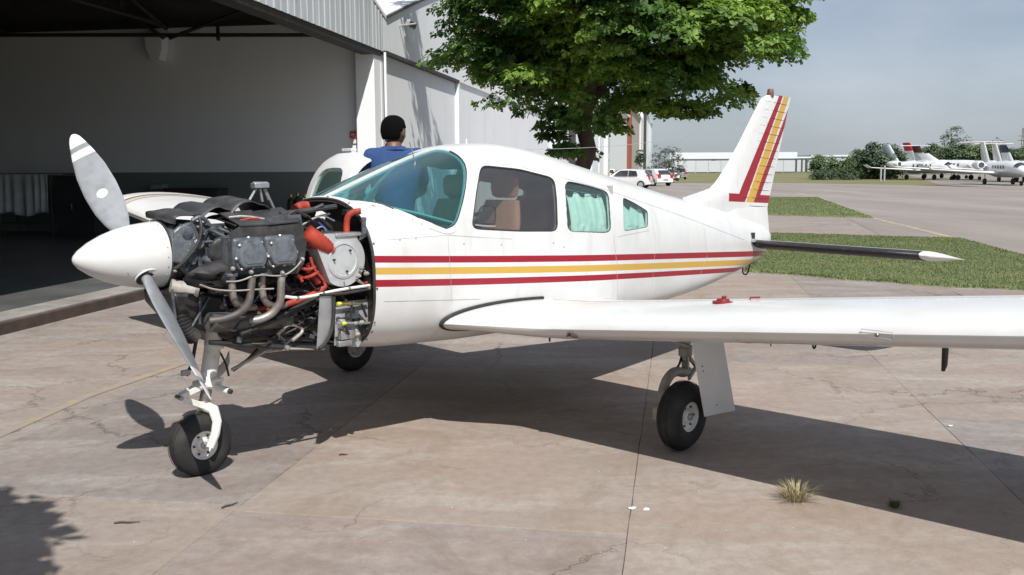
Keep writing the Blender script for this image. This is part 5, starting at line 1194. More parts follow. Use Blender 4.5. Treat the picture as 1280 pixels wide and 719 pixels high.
# ---- main gear
for side, nm in ((-1, 'port'), (1, 'starboard')):
    c = Vector((2.78, side * 1.60, .201)); wheel(c, .201, .148, .088)
    up = Q(854, 432, -1.5) if side < 0 else None; q1 = Q(856, 428, -1.45); q2 = Q(857, 466, -1.45); up = Vector((q1.x, side * 1.45, q1.z + .1)); lo = Vector((q2.x, side * 1.45, q2.z)); a1 = Q(843, 463, -1.45); a2 = Q(832, 476, -1.47); a3 = Q(827, 496, -1.49); fl_ = lambda p: Vector((p.x, abs(p.y) * side, p.z))
    ep(MB().tube([up, up.lerp(lo, .55)], .033, 14), 'oleo_strut', 'beige'); ep(MB().tube([up.lerp(lo, .5), lo], .024, 14), 'oleo_piston', 'steel')
    ep(MB().lathe([(.04, 0), (.042, .01), (.042, .05), (.034, .055)], up.lerp(lo, .45), lo - up, 14), 'strut_collar', 'beige')
    ep(MB().tube(chaikin([lo + Vector((.02, 0, .03)), lo + Vector((0, 0, -.005)), fl_(a1), fl_(a2), fl_(a3), Vector((2.74, side * 1.50, .212)), c + Vector((0, side * -.05, 0))], 2, False), .029, 12), 'gear_leg', 'beige')
    ep(MB().tube([lo + Vector((0, side * -.03, .10)), fl_(Q(848, 460, -1.45)) , fl_(Q(836, 464, -1.45)), fl_(Q(826, 480, -1.46)), fl_(Q(824, 500, -1.48)), Vector((2.72, side * 1.48, .22))], .0075, 6, 2), 'brake_line', 'black')
    ep(MB().prism([lo + Vector((.02, 0, .08)), lo + Vector((.02, 0, .11)), lo + Vector((.10, 0, .035)), lo + Vector((.10, 0, .01))], (0, side * .02, 0)), 'torque_link', 'beige', bevel=.003); ep(MB().prism([lo + Vector((.02, 0, -.05)), lo + Vector((.02, 0, -.02)), lo + Vector((.10, 0, .035)), lo + Vector((.10, 0, .01))], (0, side * .02, 0)), 'torque_link', 'beige', bevel=.003)
    ep(MB().lathe([(.07, 0), (.075, .012), (.06, .02)], Vector((2.78, side * 1.50, .212)), (0, side, 0), 24), 'brake_disc', 'steel'); ep(MB().box((2.70, side * 1.49, .205), (.05, .05, .075)), 'brake_caliper', 'beige', bevel=.006)
    ep(MB().tube([up + Vector((-.16, side * -.05, .02)), up + Vector((-.02, 0, -.02))], .012, 8), 'side_brace', 'steel'); ep(MB().box(up + Vector((-.06, side * -.03, .01)), (.16, .07, .04)), 'gear_pivot', 'oily', bevel=.01)
    A = [Q(862, 426, -1.745), Q(901, 424, -1.745), Q(918, 513, -1.745), Q(880, 521, -1.745)]
    if side > 0: A = [Vector((p.x, -p.y, p.z)) for p in A]
    dr = ep(MB().prism([p + Vector((0, 0, .04 if i < 2 else 0)) for i, p in enumerate(A)], (0, side * .007, 0)), 'gear_door', 'white', smooth=0, bevel=.002)
    if side < 0:
        mb = MB()
        for u, v in ((878, 458), (879, 464), (896, 506)): mb.lathe([(.004, 0), (.004, .002)], Q(u, v, -1.753), (0, -1, 0), 8)
        mb.build('door_screw', 'black', dr)
    ep(MB().tube([Vector((2.82, side * 1.5, .62)), Vector((2.86, side * 1.735, .58))], .008, 8), 'door_link', 'steel')

# ================================================================== MECHANIC on the far wing
def skinned(name, chains, m, parent, sub=2, root=0, scale=1.0):
    v = []; e = []; r_ = []; idx = {}
    for ch in chains:
        prev = None
        for key, p, rad in ch:
            if key in idx: i = idx[key]
            else: i = len(v); idx[key] = i; v.append(tuple(p)); r_.append(rad)
            if prev is not None: e.append((prev, i))
            prev = i
    me = bpy.data.meshes.new(name); me.from_pydata(v, e, []); o = bpy.data.objects.new(name, me); sc.collection.objects.link(o)
    md = o.modifiers.new('skin', 'SKIN'); sv = me.skin_vertices[0].data
    for i, q in enumerate(r_): sv[i].radius = (q, q) if not isinstance(q, tuple) else q; sv[i].use_root = (i == root)
    s_ = o.modifiers.new('sub', 'SUBSURF'); s_.levels = sub; s_.render_levels = sub
    bpy.context.view_layer.update(); dg = bpy.context.evaluated_depsgraph_get(); me2 = bpy.data.meshes.new_from_object(o.evaluated_get(dg)); o.modifiers.clear(); o.data = me2
    me2.materials.clear(); me2.materials.append(M[m]); me2.shade_smooth(); o.parent = parent; return o
A2W = lambda fs, y, z: Vector((AX + A_AFT.x * fs + A_STB.x * y, AY + A_AFT.y * fs + A_STB.y * y, z))
def AW(u, v, y): q = Q(u, v, y); return A2W(q.x, q.y, q.z)
hd = AW(492, 164.5, .78)                                      # centre of the head
wz = wtop(2.5, .95).z
base = A2W(2.45, .95, wz)
pe = empty('person', base, 0, label='man with short dark hair in a blue shirt, seen from behind on the far wing', cat='person')
L_ = lambda p: p - base
fw_ = Vector((-.25, .97, 0)).normalized(); rt_ = Vector((fw_.y, -fw_.x, 0)); U = Vector((0, 0, 1))
H = L_(hd)
pel = Vector((H.x + .02, H.y - .10, .34)); ch = Vector((H.x + .01, H.y - .08, H.z - .36)); nk = Vector((H.x, H.y - .03, H.z - .108)); nk2 = Vector((H.x, H.y - .01, H.z - .07))
def arm(sg):
    sh = nk + rt_ * sg * .165 + U * -.085; el = sh + rt_ * sg * .07 + fw_ * .16 - U * .23; wr_ = el + fw_ * .22 - rt_ * sg * .05 - U * .06
    return sh, el, wr_
def leg(sg):
    hp = pel + rt_ * sg * .095 - U * .04; kn = hp + fw_ * .34 + rt_ * sg * .05; kn.z = .07; an = kn - fw_ * .38; an.z = .06; to = an - fw_ * .14; to.z = .045
    return hp, kn, an, to
ch0 = []
body = [[('p', pel, .12), ('b', pel.lerp(ch, .5), .115), ('c', ch, .13), ('n0', nk - U * .06, .085), ('n', nk, .066), ('n2', nk2, .064)]]
for sg in (-1, 1):
    sh, el, wr_ = arm(sg); hp, kn, an, to = leg(sg)
    body += [[('c', ch, .13), ('s%d' % sg, sh, .058), ('e%d' % sg, el, .042), ('w%d' % sg, wr_, .028), ('h%d' % sg, wr_ + fw_ * .07, .036)], [('p', pel, .12), ('hp%d' % sg, hp, .095), ('k%d' % sg, kn, .062), ('a%d' % sg, an, .045), ('t%d' % sg, to, .04)]]
    for k in range(5):
        hnd = wr_ + fw_ * .07; o_ = rt_ * ((k - 2) * .019) if k < 4 else rt_ * -sg * .045
        a = hnd + o_ + fw_ * .03 if k < 4 else hnd + o_ * .6
        body.append([('h%d' % sg, hnd, .036), ('f%d%d' % (sg, k), a, .0105), ('g%d%d' % (sg, k), a + fw_ * .035 - U * .012, .0095), ('i%d%d' % (sg, k), a + fw_ * .055 - U * .03, .0085)])
bd = skinned('body', body, 'skin', pe)
# head as one shaped surface joined into the body mesh
def head_mesh(c, fwd, right, up, k=1.0):
    bm = bmesh.new(); bmesh.ops.create_uvsphere(bm, u_segments=40, v_segments=28, radius=1)
    for v in bm.verts:
        x, y, z = v.co; z = math.copysign(abs(z) ** .88, z); X = x * .082; Y = y * .098; Z = z * .118
        if z < 0: X *= 1 - .30 * (-z) ** 1.5; Y *= 1 - .12 * (-z)
        if y > 0 and z < -.2: Y += .010
        if y < 0 and z < -.3: Y *= .80
        d = math.hypot(x / .22, (z + .18) / .30)
        if y > .5 and d < 1: Y += .024 * (1 - d) ** .8                    # nose
        for sx in (-1, 1):
            d = math.hypot((x - sx * .40) / .20, (z - .02) / .13)
            if y > .3 and d < 1: Y -= .010 * (1 - d)                     # eye sockets
        d = math.hypot(x / .36, (z + .52) / .09)
        if y > .3 and d < 1: Y += .006 * (1 - d)                         # lips
        v.co = right * X * k + fwd * Y * k + up * Z * k
    for sg in (-1, 1):                                                   # ears
        r_ = bmesh.ops.create_uvsphere(bm, u_segments=14, v_segments=10, radius=1)['verts']
        for v in r_:
            x, y, z = v.co; v.co = right * (sg * .079 + x * .009 + sg * abs(y) * .003) * k + fwd * (-.004 + y * .019) * k + up * (-.012 + z * .032) * k
    for v in bm.verts: v.co += c
    me = bpy.data.meshes.new('head'); bm.to_mesh(me); bm.free(); return me
hf = (fw_ + rt_ * .75).normalized(); hr = Vector((hf.y, -hf.x, 0)); me = head_mesh(H, hf, hr, U); bm = bmesh.new(); bm.from_mesh(bd.data); bm.from_mesh(me); bm.to_mesh(bd.data); bm.free(); bd.data.shade_smooth()
for sg in (-1, 1):
    MB().lathe([(.0, -.012), (.009, -.008), (.012, 0), (.009, .008), (0, .012)], H + hr * sg * .029 + hf * .078 + U * .006, hf, 12).build('eye', 'signwhite', pe)
# hair cap
bm = bmesh.new(); bmesh.ops.create_uvsphere(bm, u_segments=48, v_segments=32, radius=1)
dl = [v for v in bm.verts if (v.co.z < -.05 - .50 * (v.co.y < -.35)) or (v.co.y > .42 and v.co.z < .50) or (v.co.y > -.10 and v.co.z < .12)]; bmesh.ops.delete(bm, geom=dl, context='VERTS')
for v in bm.verts:
    x, y, z = v.co; l_ = (abs(x) ** 2.4 + abs(y) ** 2.4 + abs(z) ** 2.4) ** (1 / 2.4); x, y, z = x / l_, y / l_, z / l_; X = x * .0855; Y = y * .1015; Z = z * .116
    if z < 0: X *= 1 - .28 * (-z) ** 1.5; Y *= 1 - .10 * (-z)
    q = 1 + .012 * noise.noise(Vector((x, y, z)) * 30); v.co = (hr * X + hf * Y + U * Z) * q + H
me = bpy.data.meshes.new('hair'); bm.to_mesh(me); bm.free(); me.shade_smooth(); o = bpy.data.objects.new('hair', me); sc.collection.objects.link(o); me.materials.append(M['hair']); o.parent = pe; o.modifiers.new('s', 'SOLIDIFY').thickness = .006
# shirt: skinned over the torso and sleeves, with collar
sh_ = [[('p', pel + U * .02, .135), ('b', pel.lerp(ch, .5), .135), ('c', ch + U * .02, .150), ('n0', nk - U * .055, .145), ('n', nk + U * .0, .084)]]
for sg in (-1, 1):
    sh, el, wr_ = arm(sg); sh_.append([('c', ch + U * .02, .15), ('s%d' % sg, sh + U * .0, .088), ('m%d' % sg, sh.lerp(el, .55), .064), ('e%d' % sg, sh.lerp(el, .9), .060)])
so = skinned('shirt', sh_, 'shirt', pe)
for v in so.data.vertices:
    q = v.co * 9; v.co += Vector((noise.noise(q), noise.noise(q + Vector((5, 0, 0))), 0)) * .008
MB().tube([nk - U * .012 + (rt_ * math.cos(a) * .078 + fw_ * math.sin(a) * .078) for a in [2 * math.pi * i / 20 for i in range(20)]], .014, 8, closed=True).build('collar', 'shirt', pe)
tr = [[('b', pel + U * .05, .130), ('p', pel, .135)]]
for sg in (-1, 1):
    hp, kn, an, to = leg(sg); tr.append([('p', pel, .135), ('hp%d' % sg, hp, .105), ('k%d' % sg, kn, .075), ('a%d' % sg, an, .06)])
skinned('trousers', tr, 'navy', pe)
for sg in (-1, 1):
    hp, kn, an, to = leg(sg); MB().box(to + fw_ * .06, (.09, .24, .075), Matrix.Rotation(math.atan2(-fw_.x, fw_.y), 3, 'Z')).build('shoe', 'black', pe, bevel=.025, seg=3)

# ================================================================== TREES
def leaves(name, C, Nn, size, m, parent, fold=.25, lobes=3):
    C = np.asarray(C, float); Nn = np.asarray(Nn, float); n = len(C); Nn /= np.linalg.norm(Nn, axis=1)[:, None] + 1e-9
    t = rs.normal(size=(n, 3)); t -= (t * Nn).sum(1)[:, None] * Nn; t /= np.linalg.norm(t, axis=1)[:, None]; b_ = np.cross(Nn, t)
    sz = size * rs.uniform(.65, 1.25, n)[:, None]; V = []; F = []
    # a leaf: stalk point, left, tip, right, with the halves folded along the rib; side lobes for broad leaves
    P = [C, C + t * sz * .55 + b_ * sz * .34 + Nn * sz * fold * .4, C + t * sz, C + t * sz * .55 - b_ * sz * .34 + Nn * sz * fold * .4]
    V = np.stack(P, 1); nv = 4; faces = [[0, 1, 2], [0, 2, 3]]
    if lobes == 3:
        P2 = [C - t * sz * .05 + b_ * sz * .55 - Nn * sz * .12, C + t * sz * .45 + b_ * sz * .55 - Nn * sz * .05, C - t * sz * .05 - b_ * sz * .55 - Nn * sz * .12, C + t * sz * .45 - b_ * sz * .55 - Nn * sz * .05]
        V = np.stack(P + P2, 1); nv = 8; faces += [[0, 4, 5], [0, 7, 6]]
    V = V.reshape(-1, 3); F = (np.array(faces)[None] + (np.arange(n) * nv)[:, None, None]).reshape(-1, 3)
    me = bpy.data.meshes.new(name); me.vertices.add(len(V)); me.vertices.foreach_set('co', V.ravel().astype(np.float32)); me.loops.add(F.size); me.loops.foreach_set('vertex_index', F.ravel().astype(np.int32))
    me.polygons.add(len(F)); me.polygons.foreach_set('loop_start', np.arange(0, F.size, 3, dtype=np.int32)); me.polygons.foreach_set('loop_total', np.full(len(F), 3, dtype=np.int32)); me.update(calc_edges=True); me.validate()
    o = bpy.data.objects.new(name, me); sc.collection.objects.link(o); me.materials.append(M[m]); o.parent = parent; return o
def limb(a, b_, r0, r1, sag=.15, n=7, sd=0):
    r_ = random.Random(sd); d = b_ - a; P = [a + d * (i / n) + Vector((r_.uniform(-1, 1), r_.uniform(-1, 1), r_.uniform(-.5, 1))) * d.length * .05 * math.sin(math.pi * i / n) + Vector((0, 0, sag * d.length * math.sin(math.pi * i / n) * .4)) for i in range(n + 1)]
    return P, [r0 + (r1 - r0) * i / n for i in range(n + 1)]
def clump_tree(name, loc, blobs, nclump, nleaf, lsize, crad, m, trunk_h, trunk_r, label, group=None, bark='bark', lobes=3, seed=1, inner=.25, cat='tree', limbs=9, flat=.42, cull=-.30):
    e = empty(name, loc, label=label, cat=cat, group=group); r_ = np.random.RandomState(seed); C = []; Nn = []; centers = []
    wts = np.array([b_[1][0] * b_[1][1] * b_[1][2] for b_ in blobs]) ** .66; wts /= wts.sum(); ov = Vector(blobs[0][0])
    tries = 0
    while len(centers) < nclump and tries < nclump * 20:
        tries += 1; bi = r_.choice(len(blobs), p=wts); c, rad = blobs[bi]; d = r_.normal(size=3); d /= np.linalg.norm(d); k = r_.uniform(inner, 1) ** .45 if r_.rand() < .8 else r_.uniform(.3, .8)
        p = np.array(c) + d * np.array(rad) * k * (1 + .16 * noise.noise(Vector(d * 2.3) + Vector((seed, 0, 0))) * 2)
        if noise.noise(Vector(p) * (.75 / crad * .5) + Vector((seed * 7, 0, 0))) < cull: continue
        centers.append((p, d))
    for p, d in centers:
        R_ = crad * r_.uniform(.6, 1.3); n = int(nleaf * r_.uniform(.6, 1.3)); q = r_.normal(size=(n, 3)); q /= np.linalg.norm(q, axis=1)[:, None]; q[:, 2] = np.abs(q[:, 2]) * .9 - .25; rr_ = R_ * r_.uniform(.35, 1, n)[:, None] ** .6
        pos_ = p + q * rr_ * np.array([1, 1, flat]) + np.array([0, 0, -.22]) * (np.linalg.norm(q[:, :2], axis=1)[:, None] ** 2) * R_
        nr = q * np.array([.5, .5, .5]) + np.array([0, 0, .8]) + r_.normal(size=(n, 3)) * .38 + d * .25
        C.append(pos_); Nn.append(nr)
    leaves('crown', np.concatenate(C), np.concatenate(Nn), lsize, m, e, lobes=lobes)
    mb = MB(); top = Vector((blobs[0][0][0] * .12, 0, trunk_h)); P, rr_ = limb(Vector((0, 0, -.1)), top, trunk_r, trunk_r * .72, 0, 6, seed); rr_[0] = trunk_r * 1.4; mb.tube(P, rr_, 12, caps=True); mb.build('trunk', bark, e)
    for i in range(limbs):
        p, d = centers[int(i * len(centers) / max(1, limbs))]; q = Vector(blobs[0][0]).lerp(Vector(p), .85); P, rr_ = limb(top + Vector((0, 0, -.15)), q, trunk_r * .5, trunk_r * .07, .12, 7, seed + i); MB().tube(P, rr_, 7).build('limb', bark, e)
    return e
# the big broadleaf tree behind the aircraft
TY = 22.0; tb = D(727, 205, TY); tb.z = 0
cX = D(778, 0, TY).x - tb.x
blobs = [((cX, 0, 5.9), (3.9, 3.9, 3.7)), ((cX - 2.2, -.6, 4.6), (1.7, 1.9, 1.7)), ((cX - 1.9, .6, 6.9), (2.0, 2.2, 1.8)), ((cX + 2.1, -.5, 5.7), (1.9, 2, 1.9)), ((cX + 1.2, -2.6, 4.1), (1.7, 1.3, 1.2)), ((cX - .4, -2.8, 5.2), (1.6, 1.4, 1.5)), ((cX - 3.9, -.6, 9.9), (.6, .6, .45)), ((cX - .8, -.9, 4.15), (2.6, 1.6, .9))]
clump_tree('broadleaf_tree', tb, blobs, 700, 110, .155, .62, 'leaf', 3.0, .23, 'large broadleaf tree with dense bright green crown standing behind the aircraft cabin', seed=3, limbs=14)
# small tree beside the photographer: its crown throws the shadow at the lower left
g_ = G(52, 668); c_ = Vector((g_.x - .86 + SUN.x / SUN.z * 3.5, g_.y - .25 + SUN.y / SUN.z * 3.5, 0))
clump_tree('small_tree', c_ + Vector((-.5, -.5, 0)), [((.5, .5, 3.5), (.82, .95, .45)), ((-.2, .2, 3.9), (.9, .9, .6))], 90, 70, .17, .26, 'leaf', 2.9, .08, 'small broadleaf tree beside the photographer, only its shadow shows at lower left', seed=12, limbs=5, cull=-1)
# shrubs and small trees in front of the far sheds
def at(u, v, Y): q = D(u, v, Y); q.z = 0; return q
def small(name, u0, u1, vt, Y, m, label, n=60, nl=40, seed=1, vb=None, cat='tree', group=None, aspect=1.0, lobes=2, trunk=.25, wide=1.0, cull=-1):
    a, b_ = D(u0, 210, Y), D(u1, 210, Y); w_ = (b_.x - a.x) / 2; w_ *= wide; top = D((u0 + u1) / 2, vt, Y).z; base_ = -.3 if vb is None or vb > 214 else max(.1, D(u0, vb, Y).z); hh = (top - base_) / 2; cz = base_ + hh
    return clump_tree(name, Vector(((a.x + b_.x) / 2, Y, 0)), [((0, 0, cz), (w_ * .95, w_ * .9, hh * .95))], n, nl, max(.12, w_ * .13), w_ * .34, m, cz * .7, max(.06, w_ * trunk * .25), label, seed=seed, cat=cat, group=group, limbs=3, inner=.3, lobes=lobes, flat=.8, cull=cull)
small('conifer_shrub', 793, 807, 188, 84, 'leaf_dark', 'small green conical shrub between the parked cars and the shed', 60, 40, 5, 208, 'shrub')
small('bare_tree', 806, 854, 182, 100, 'leaf_grey', 'thin grey-green small tree behind the far parked cars', 60, 26, 6, None)
FT = [('bushy_tree', 1012, 1047, 191, 125, 'leaf_far', 'rounded green bush, leftmost of the trees beyond the taxiway'), ('bushy_tree', 1046, 1084, 196, 128, 'leaf_yellow', 'light green low bush between the two rounded trees beyond the taxiway'),
      ('dense_tree', 1072, 1128, 178, 122, 'leaf_dark', 'dark dense rounded tree left of the parked jets'), ('bushy_tree', 1060, 1095, 186, 135, 'leaf_far', 'mid green tree half hidden behind the dark rounded tree')]
for i, (nm, u0, u1, vt, Y, m_, lb) in enumerate(FT): small(nm, u0, u1, vt, Y, m_, lb, 110, 60, 10 + i, 217, trunk=.5, wide=1.1)
small('tall_tree', 1172, 1208, 154, 210, 'leaf_dark', 'tall open tree rising above the treeline behind the jets', 26, 30, 31, 186)
small('tall_tree', 1170, 1190, 168, 208, 'leaf_dark', 'low side crown left of the tall open tree behind the jets', 12, 30, 33, 182)
labs = ['broad tree at the left end of the treeline behind the jets', 'tree behind the red-tailed jet in the far treeline', 'tree behind the grey jet fin in the far treeline', 'tall-crowned tree under the open treetop in the far treeline', 'tree in the middle of the treeline, left of the T-tails', 'tree just behind the pair of T-tails', 'tree right of the T-tails in the far treeline', 'tree beside the mast at the right edge', 'rightmost tree of the far treeline, partly cut by the frame']
for i, (u0, u1, vt) in enumerate(((1124, 1158, 189), (1150, 1182, 181), (1168, 1200, 184), (1182, 1216, 178), (1204, 1238, 176), (1226, 1256, 178), (1244, 1272, 182), (1258, 1290, 190), (1272, 1318, 184))):
    small('treeline_tree', u0, u1, vt, 190 + (i * 37 % 20), 'leaf_far' if i % 3 else 'leaf_dark', labs[i], 110, 60, 50 + i, 217, group='trees in the line behind the jets', trunk=.4, wide=1.35)

# ================================================================== CARS
M['carwhite'] = mat('car_paint', (.74, .75, .76), .22, 0, coat=.6); M['carglass'] = mat('car_glass', (.03, .035, .04), .05, 0, spec=.8); M['carlamp'] = mat('tail_lamp', (.45, .015, .03), .2); M['silver'] = mat('car_silver', (.42, .44, .46), .3, .5)
def car(loc, rz, label, body='carwhite', L_=3.9, Hh=1.5, proto=None):
    e = empty('parked_car', loc, rz, label=label, cat='car', group='cars parked by the sheds'); W2 = .84
    prof = [(-L_/2, .45), (-L_/2 + .02, .80), (-L_/2 + .10, .98), (-L_/2 + .55, 1.40), (-L_/2 + .9, 1.48), (0.1, 1.50), (.55, 1.40), (1.12, 1.00), (1.75, .86), (L_/2 - .05, .66), (L_/2, .40), (L_/2 - .05, .22), (-L_/2 + .05, .24)]
    pp = chaikin([Vector((a, 0, b_)) for a, b_ in prof], 2); rg = []
    for y in (-.84, -.82, -.72, -.55, 0, .55, .72, .82, .84):
        k = abs(y) / .84; rg.append([Vector((p.x * (1 - .03 * k ** 3), y * (1 - (.20 * max(0, (p.z - .85) / .65))), p.z - (.03 * k ** 3 if p.z > .6 else 0) + (.03 if abs(y) == .84 and p.z < .4 else 0))) for p in pp])
    bd_ = MB().rings(rg).build('body', body, e, smooth=50)
    for sg in (-1, 1):
        gy = lambda z: sg * (.845 * (1 - .20 * max(0, (z - .85) / .65)) + .004)
        for P in ([(-1.05, .98), (-.92, 1.34), (-.35, 1.39), (-.33, .96)], [(-.28, .96), (-.30, 1.39), (.30, 1.37), (.48, 1.28), (.82, .98)]):
            MB().prism([(a * L_ / 3.9, gy(b_), b_) for a, b_ in P], (0, sg * .01, 0)).build('side_window', 'carglass', e, smooth=0)
        MB().lathe([(0, -.02), (.06, .02), (.05, .05), (0, .06)], (.78, sg * .92, 1.0), (1, 0, 0), 8).build('mirror', body, e)
        for x in (-L_ / 2 + .66, L_ / 2 - .72):
            wh = MB().lathe([(.20, -.09), (.29, -.09), (.31, -.05), (.31, .05), (.29, .09), (.20, .09)], (x, sg * .76, .31), (0, 1, 0), 24).build('wheel', 'tyre', e)
            MB().lathe([(.19, 0), (.19, .012), (.06, .02)], (x, sg * .845, .31), (0, sg, 0), 14).build('rim', 'silver', wh)
        MB().prism([(-L_ / 2 + .0, sg * .50, .98), (-L_ / 2 - .02, sg * .50, .72), (-L_ / 2 - .01, sg * .80, .72), (-L_ / 2 + .03, sg * .80, .98)], (.22, 0, .06)).build('tail_lamp', 'carlamp', e, smooth=0)
        MB().prism([(L_ / 2 - .25, sg * .52, .74), (L_ / 2 - .25, sg * .80, .74), (L_ / 2 - .25, sg * .80, .62), (L_ / 2 - .25, sg * .52, .62)], (.2, 0, -.02)).build('headlamp', 'silver', e, smooth=0)
    MB().prism([(-L_ / 2 + .09, -.62, 1.02), (-L_ / 2 + .09, .62, 1.02), (-L_ / 2 + .42, .52, 1.34), (-L_ / 2 + .42, -.52, 1.34)], (-.03, 0, .02)).build('rear_window', 'carglass', e, smooth=0)
    MB().prism([(1.10, -.66, 1.03), (1.10, .66, 1.03), (.62, .55, 1.36), (.62, -.55, 1.36)], (.03, 0, .03)).build('windscreen', 'carglass', e, smooth=0)
    MB().box((-L_ / 2 - .012, 0, .55), (.02, .5, .12)).build('number_plate', 'silver', e); MB().box((-L_ / 2 + .0, 0, .38), (.1, 1.5, .12)).build('bumper', body, e, bevel=.03)
    return e
def carat(u, v): q = G(u, v); return (q.x, q.y, -.0)
car(carat(783, 235.8), R(160), 'white hatchback with red tail lamps parked nearest to the sheds')
car(carat(815, 232.5), R(118), 'white hatchback just right of and behind the nearest one'); car(carat(833, 226), R(105), 'white car, third from the left in the far parked group')
car(carat(845, 224.5), R(100), 'silver-grey car at the right end of the far parked group', 'silver'); car(carat(757, 228), R(95), 'white car whose roof just shows above the fuselage, leftmost of the parked cars')

# ================================================================== FAR BUILDINGS
M['farwall'] = mat('far_wall', (.52, .55, .58), .8, 0, (.45, .48, .5), .05, obj=False); M['farroof'] = mat('far_roof', (.66, .70, .74), .6); M['fardark'] = mat('far_opening', (.06, .065, .07), .7)
def far_building(u0, u1, vt, vm, vb, Y, label, doors=(), wins=0):
    a, b_ = D(u0, vb, Y), D(u1, vb, Y); zt = D(u0, vt, Y).z; zm = D(u0, vm, Y).z; e = empty('low_building', ((a.x + b_.x) / 2, Y, 0), label=label, cat='building'); w_ = b_.x - a.x
    MB().box((0, 12, zm / 2), (w_, 24, zm)).build('wall', 'farwall', e, smooth=0); MB().box((0, 11.9, (zm + zt) / 2 + .01), (w_ + .6, 24.6, zt - zm)).build('roof', 'farroof', e, smooth=0)
    for du0, du1 in doors:
        xa, xb = D(du0, vb, Y).x - e.location.x, D(du1, vb, Y).x - e.location.x; MB().box(((xa + xb) / 2, -.05, zm * .46), (xb - xa, .12, zm * .9)).build('door', 'fardark', e, smooth=0)
    n = wins
    for i in range(n):
        x = -w_ / 2 + w_ * (i + .5) / n; MB().box((x, -.08, zm * .45), (w_ / n * .93, .16, zm * .82)).build('hangar_door', 'farwall', e, smooth=0, bevel=.05)
far_building(838, 994, 191, 199, 216, 270, 'long low white building with overhanging flat roof beyond the taxiway', ((889, 894), (993, 996)), 10)
far_building(996, 1016, 196, 198, 216, 300, 'small white block right of the long low building', ((1001, 1003), (1006, 1009)), 0)
far_building(1014, 1062, 194, 196, 216, 330, 'large plain white shed half hidden by the leftmost bush', (), 0)
far_building(1150, 1215, 206, 208, 217, 180, 'low pale building hidden behind the parked jets', (), 5)
# mown far field in front of it
M['farfield'] = mat('far_field', (.13, .145, .05), .95, 0, (.20, .17, .09), .12, .4, .65, obj=False)
sheet('field', [(q.x, q.y) for q in (G(700, 228.4), G(960, 228), G(1130, 231), G(1175, 231.6), G(1200, 227), G(1170, 218.5), G(1000, 217), G(830, 216.5), G(700, 217))], -.03, 'farfield')
M['apron2'] = mat('jet_apron', (.26, .235, .205), .9, 0, (.21, .185, .16), .2, .4, .65, obj=False)
sheet('jet_apron', [(q.x, q.y) for q in (G(1175, 231.4), G(1330, 237.5), G(1500, 232), G(1500, 216.5), G(1130, 217))], -.015, 'apron2')
# low hedge and fence foot below the trees
for i, (u0, u1, Y) in enumerate(((1012, 1046, 118), (1044, 1078, 117))):
    small('hedge', u0, u1, 212, Y, 'leaf_dark', ['dark low hedge below the leftmost bush', 'dark low hedge below the light green bush'][i], 60, 30, 70 + i, 218.5, 'hedge')
for u, v0, v1, lb in ((1105.5, 207, 221, 'left of two grey posts in front of the dark rounded tree'), (1101, 210, 221, 'right and shorter grey post before the dark rounded tree')):
    q = D(u, v1, 100); MB().box((0, 0, (D(u, v0, 100).z) / 2), (.15, .15, D(u, v0, 100).z)).build('concrete_post', 'filtergrey', None, bevel=.02).location = (q.x, 100, 0)
for o, lb in zip([o for o in bpy.data.objects if o.name.startswith('concrete_post')], ('taller right one of two grey posts before the dark rounded tree', 'shorter left one of two grey posts before the dark rounded tree')): tag(o, lb, 'post')
# mast
q = D(1275.5, 216, 230); ms = empty('radio_mast', (q.x, 230, 0), label='thin lattice radio mast above the trees at the right edge', cat='mast'); zt = D(1275, 160, 230).z
mb = MB()
for sx, sy in ((-.5, -.5), (.5, -.5), (0, .5)): mb.tube([(sx, sy, 0), (sx * .3, sy * .3, zt)], .10, 4)
for i in range(14): z0, z1 = zt * i / 14, zt * (i + 1) / 14; k0, k1 = 1 - .7 * i / 14, 1 - .7 * (i + 1) / 14; mb.tube([(-.5 * k0, -.5 * k0, z0), (.5 * k1, -.5 * k1, z1)], .06, 3); mb.tube([(.5 * k0, -.5 * k0, z0), (0, .5 * k1, z1)], .06, 3)
mb.build('lattice', 'steel', ms, smooth=0); MB().tube([(-1.1, 0, zt * .72), (1.1, 0, zt * .72)], .08, 4).build('antenna', 'steel', ms); MB().tube([(-1.0, 0, zt * .82), (1.0, 0, zt * .82)], .08, 4).build('antenna', 'steel', ms)

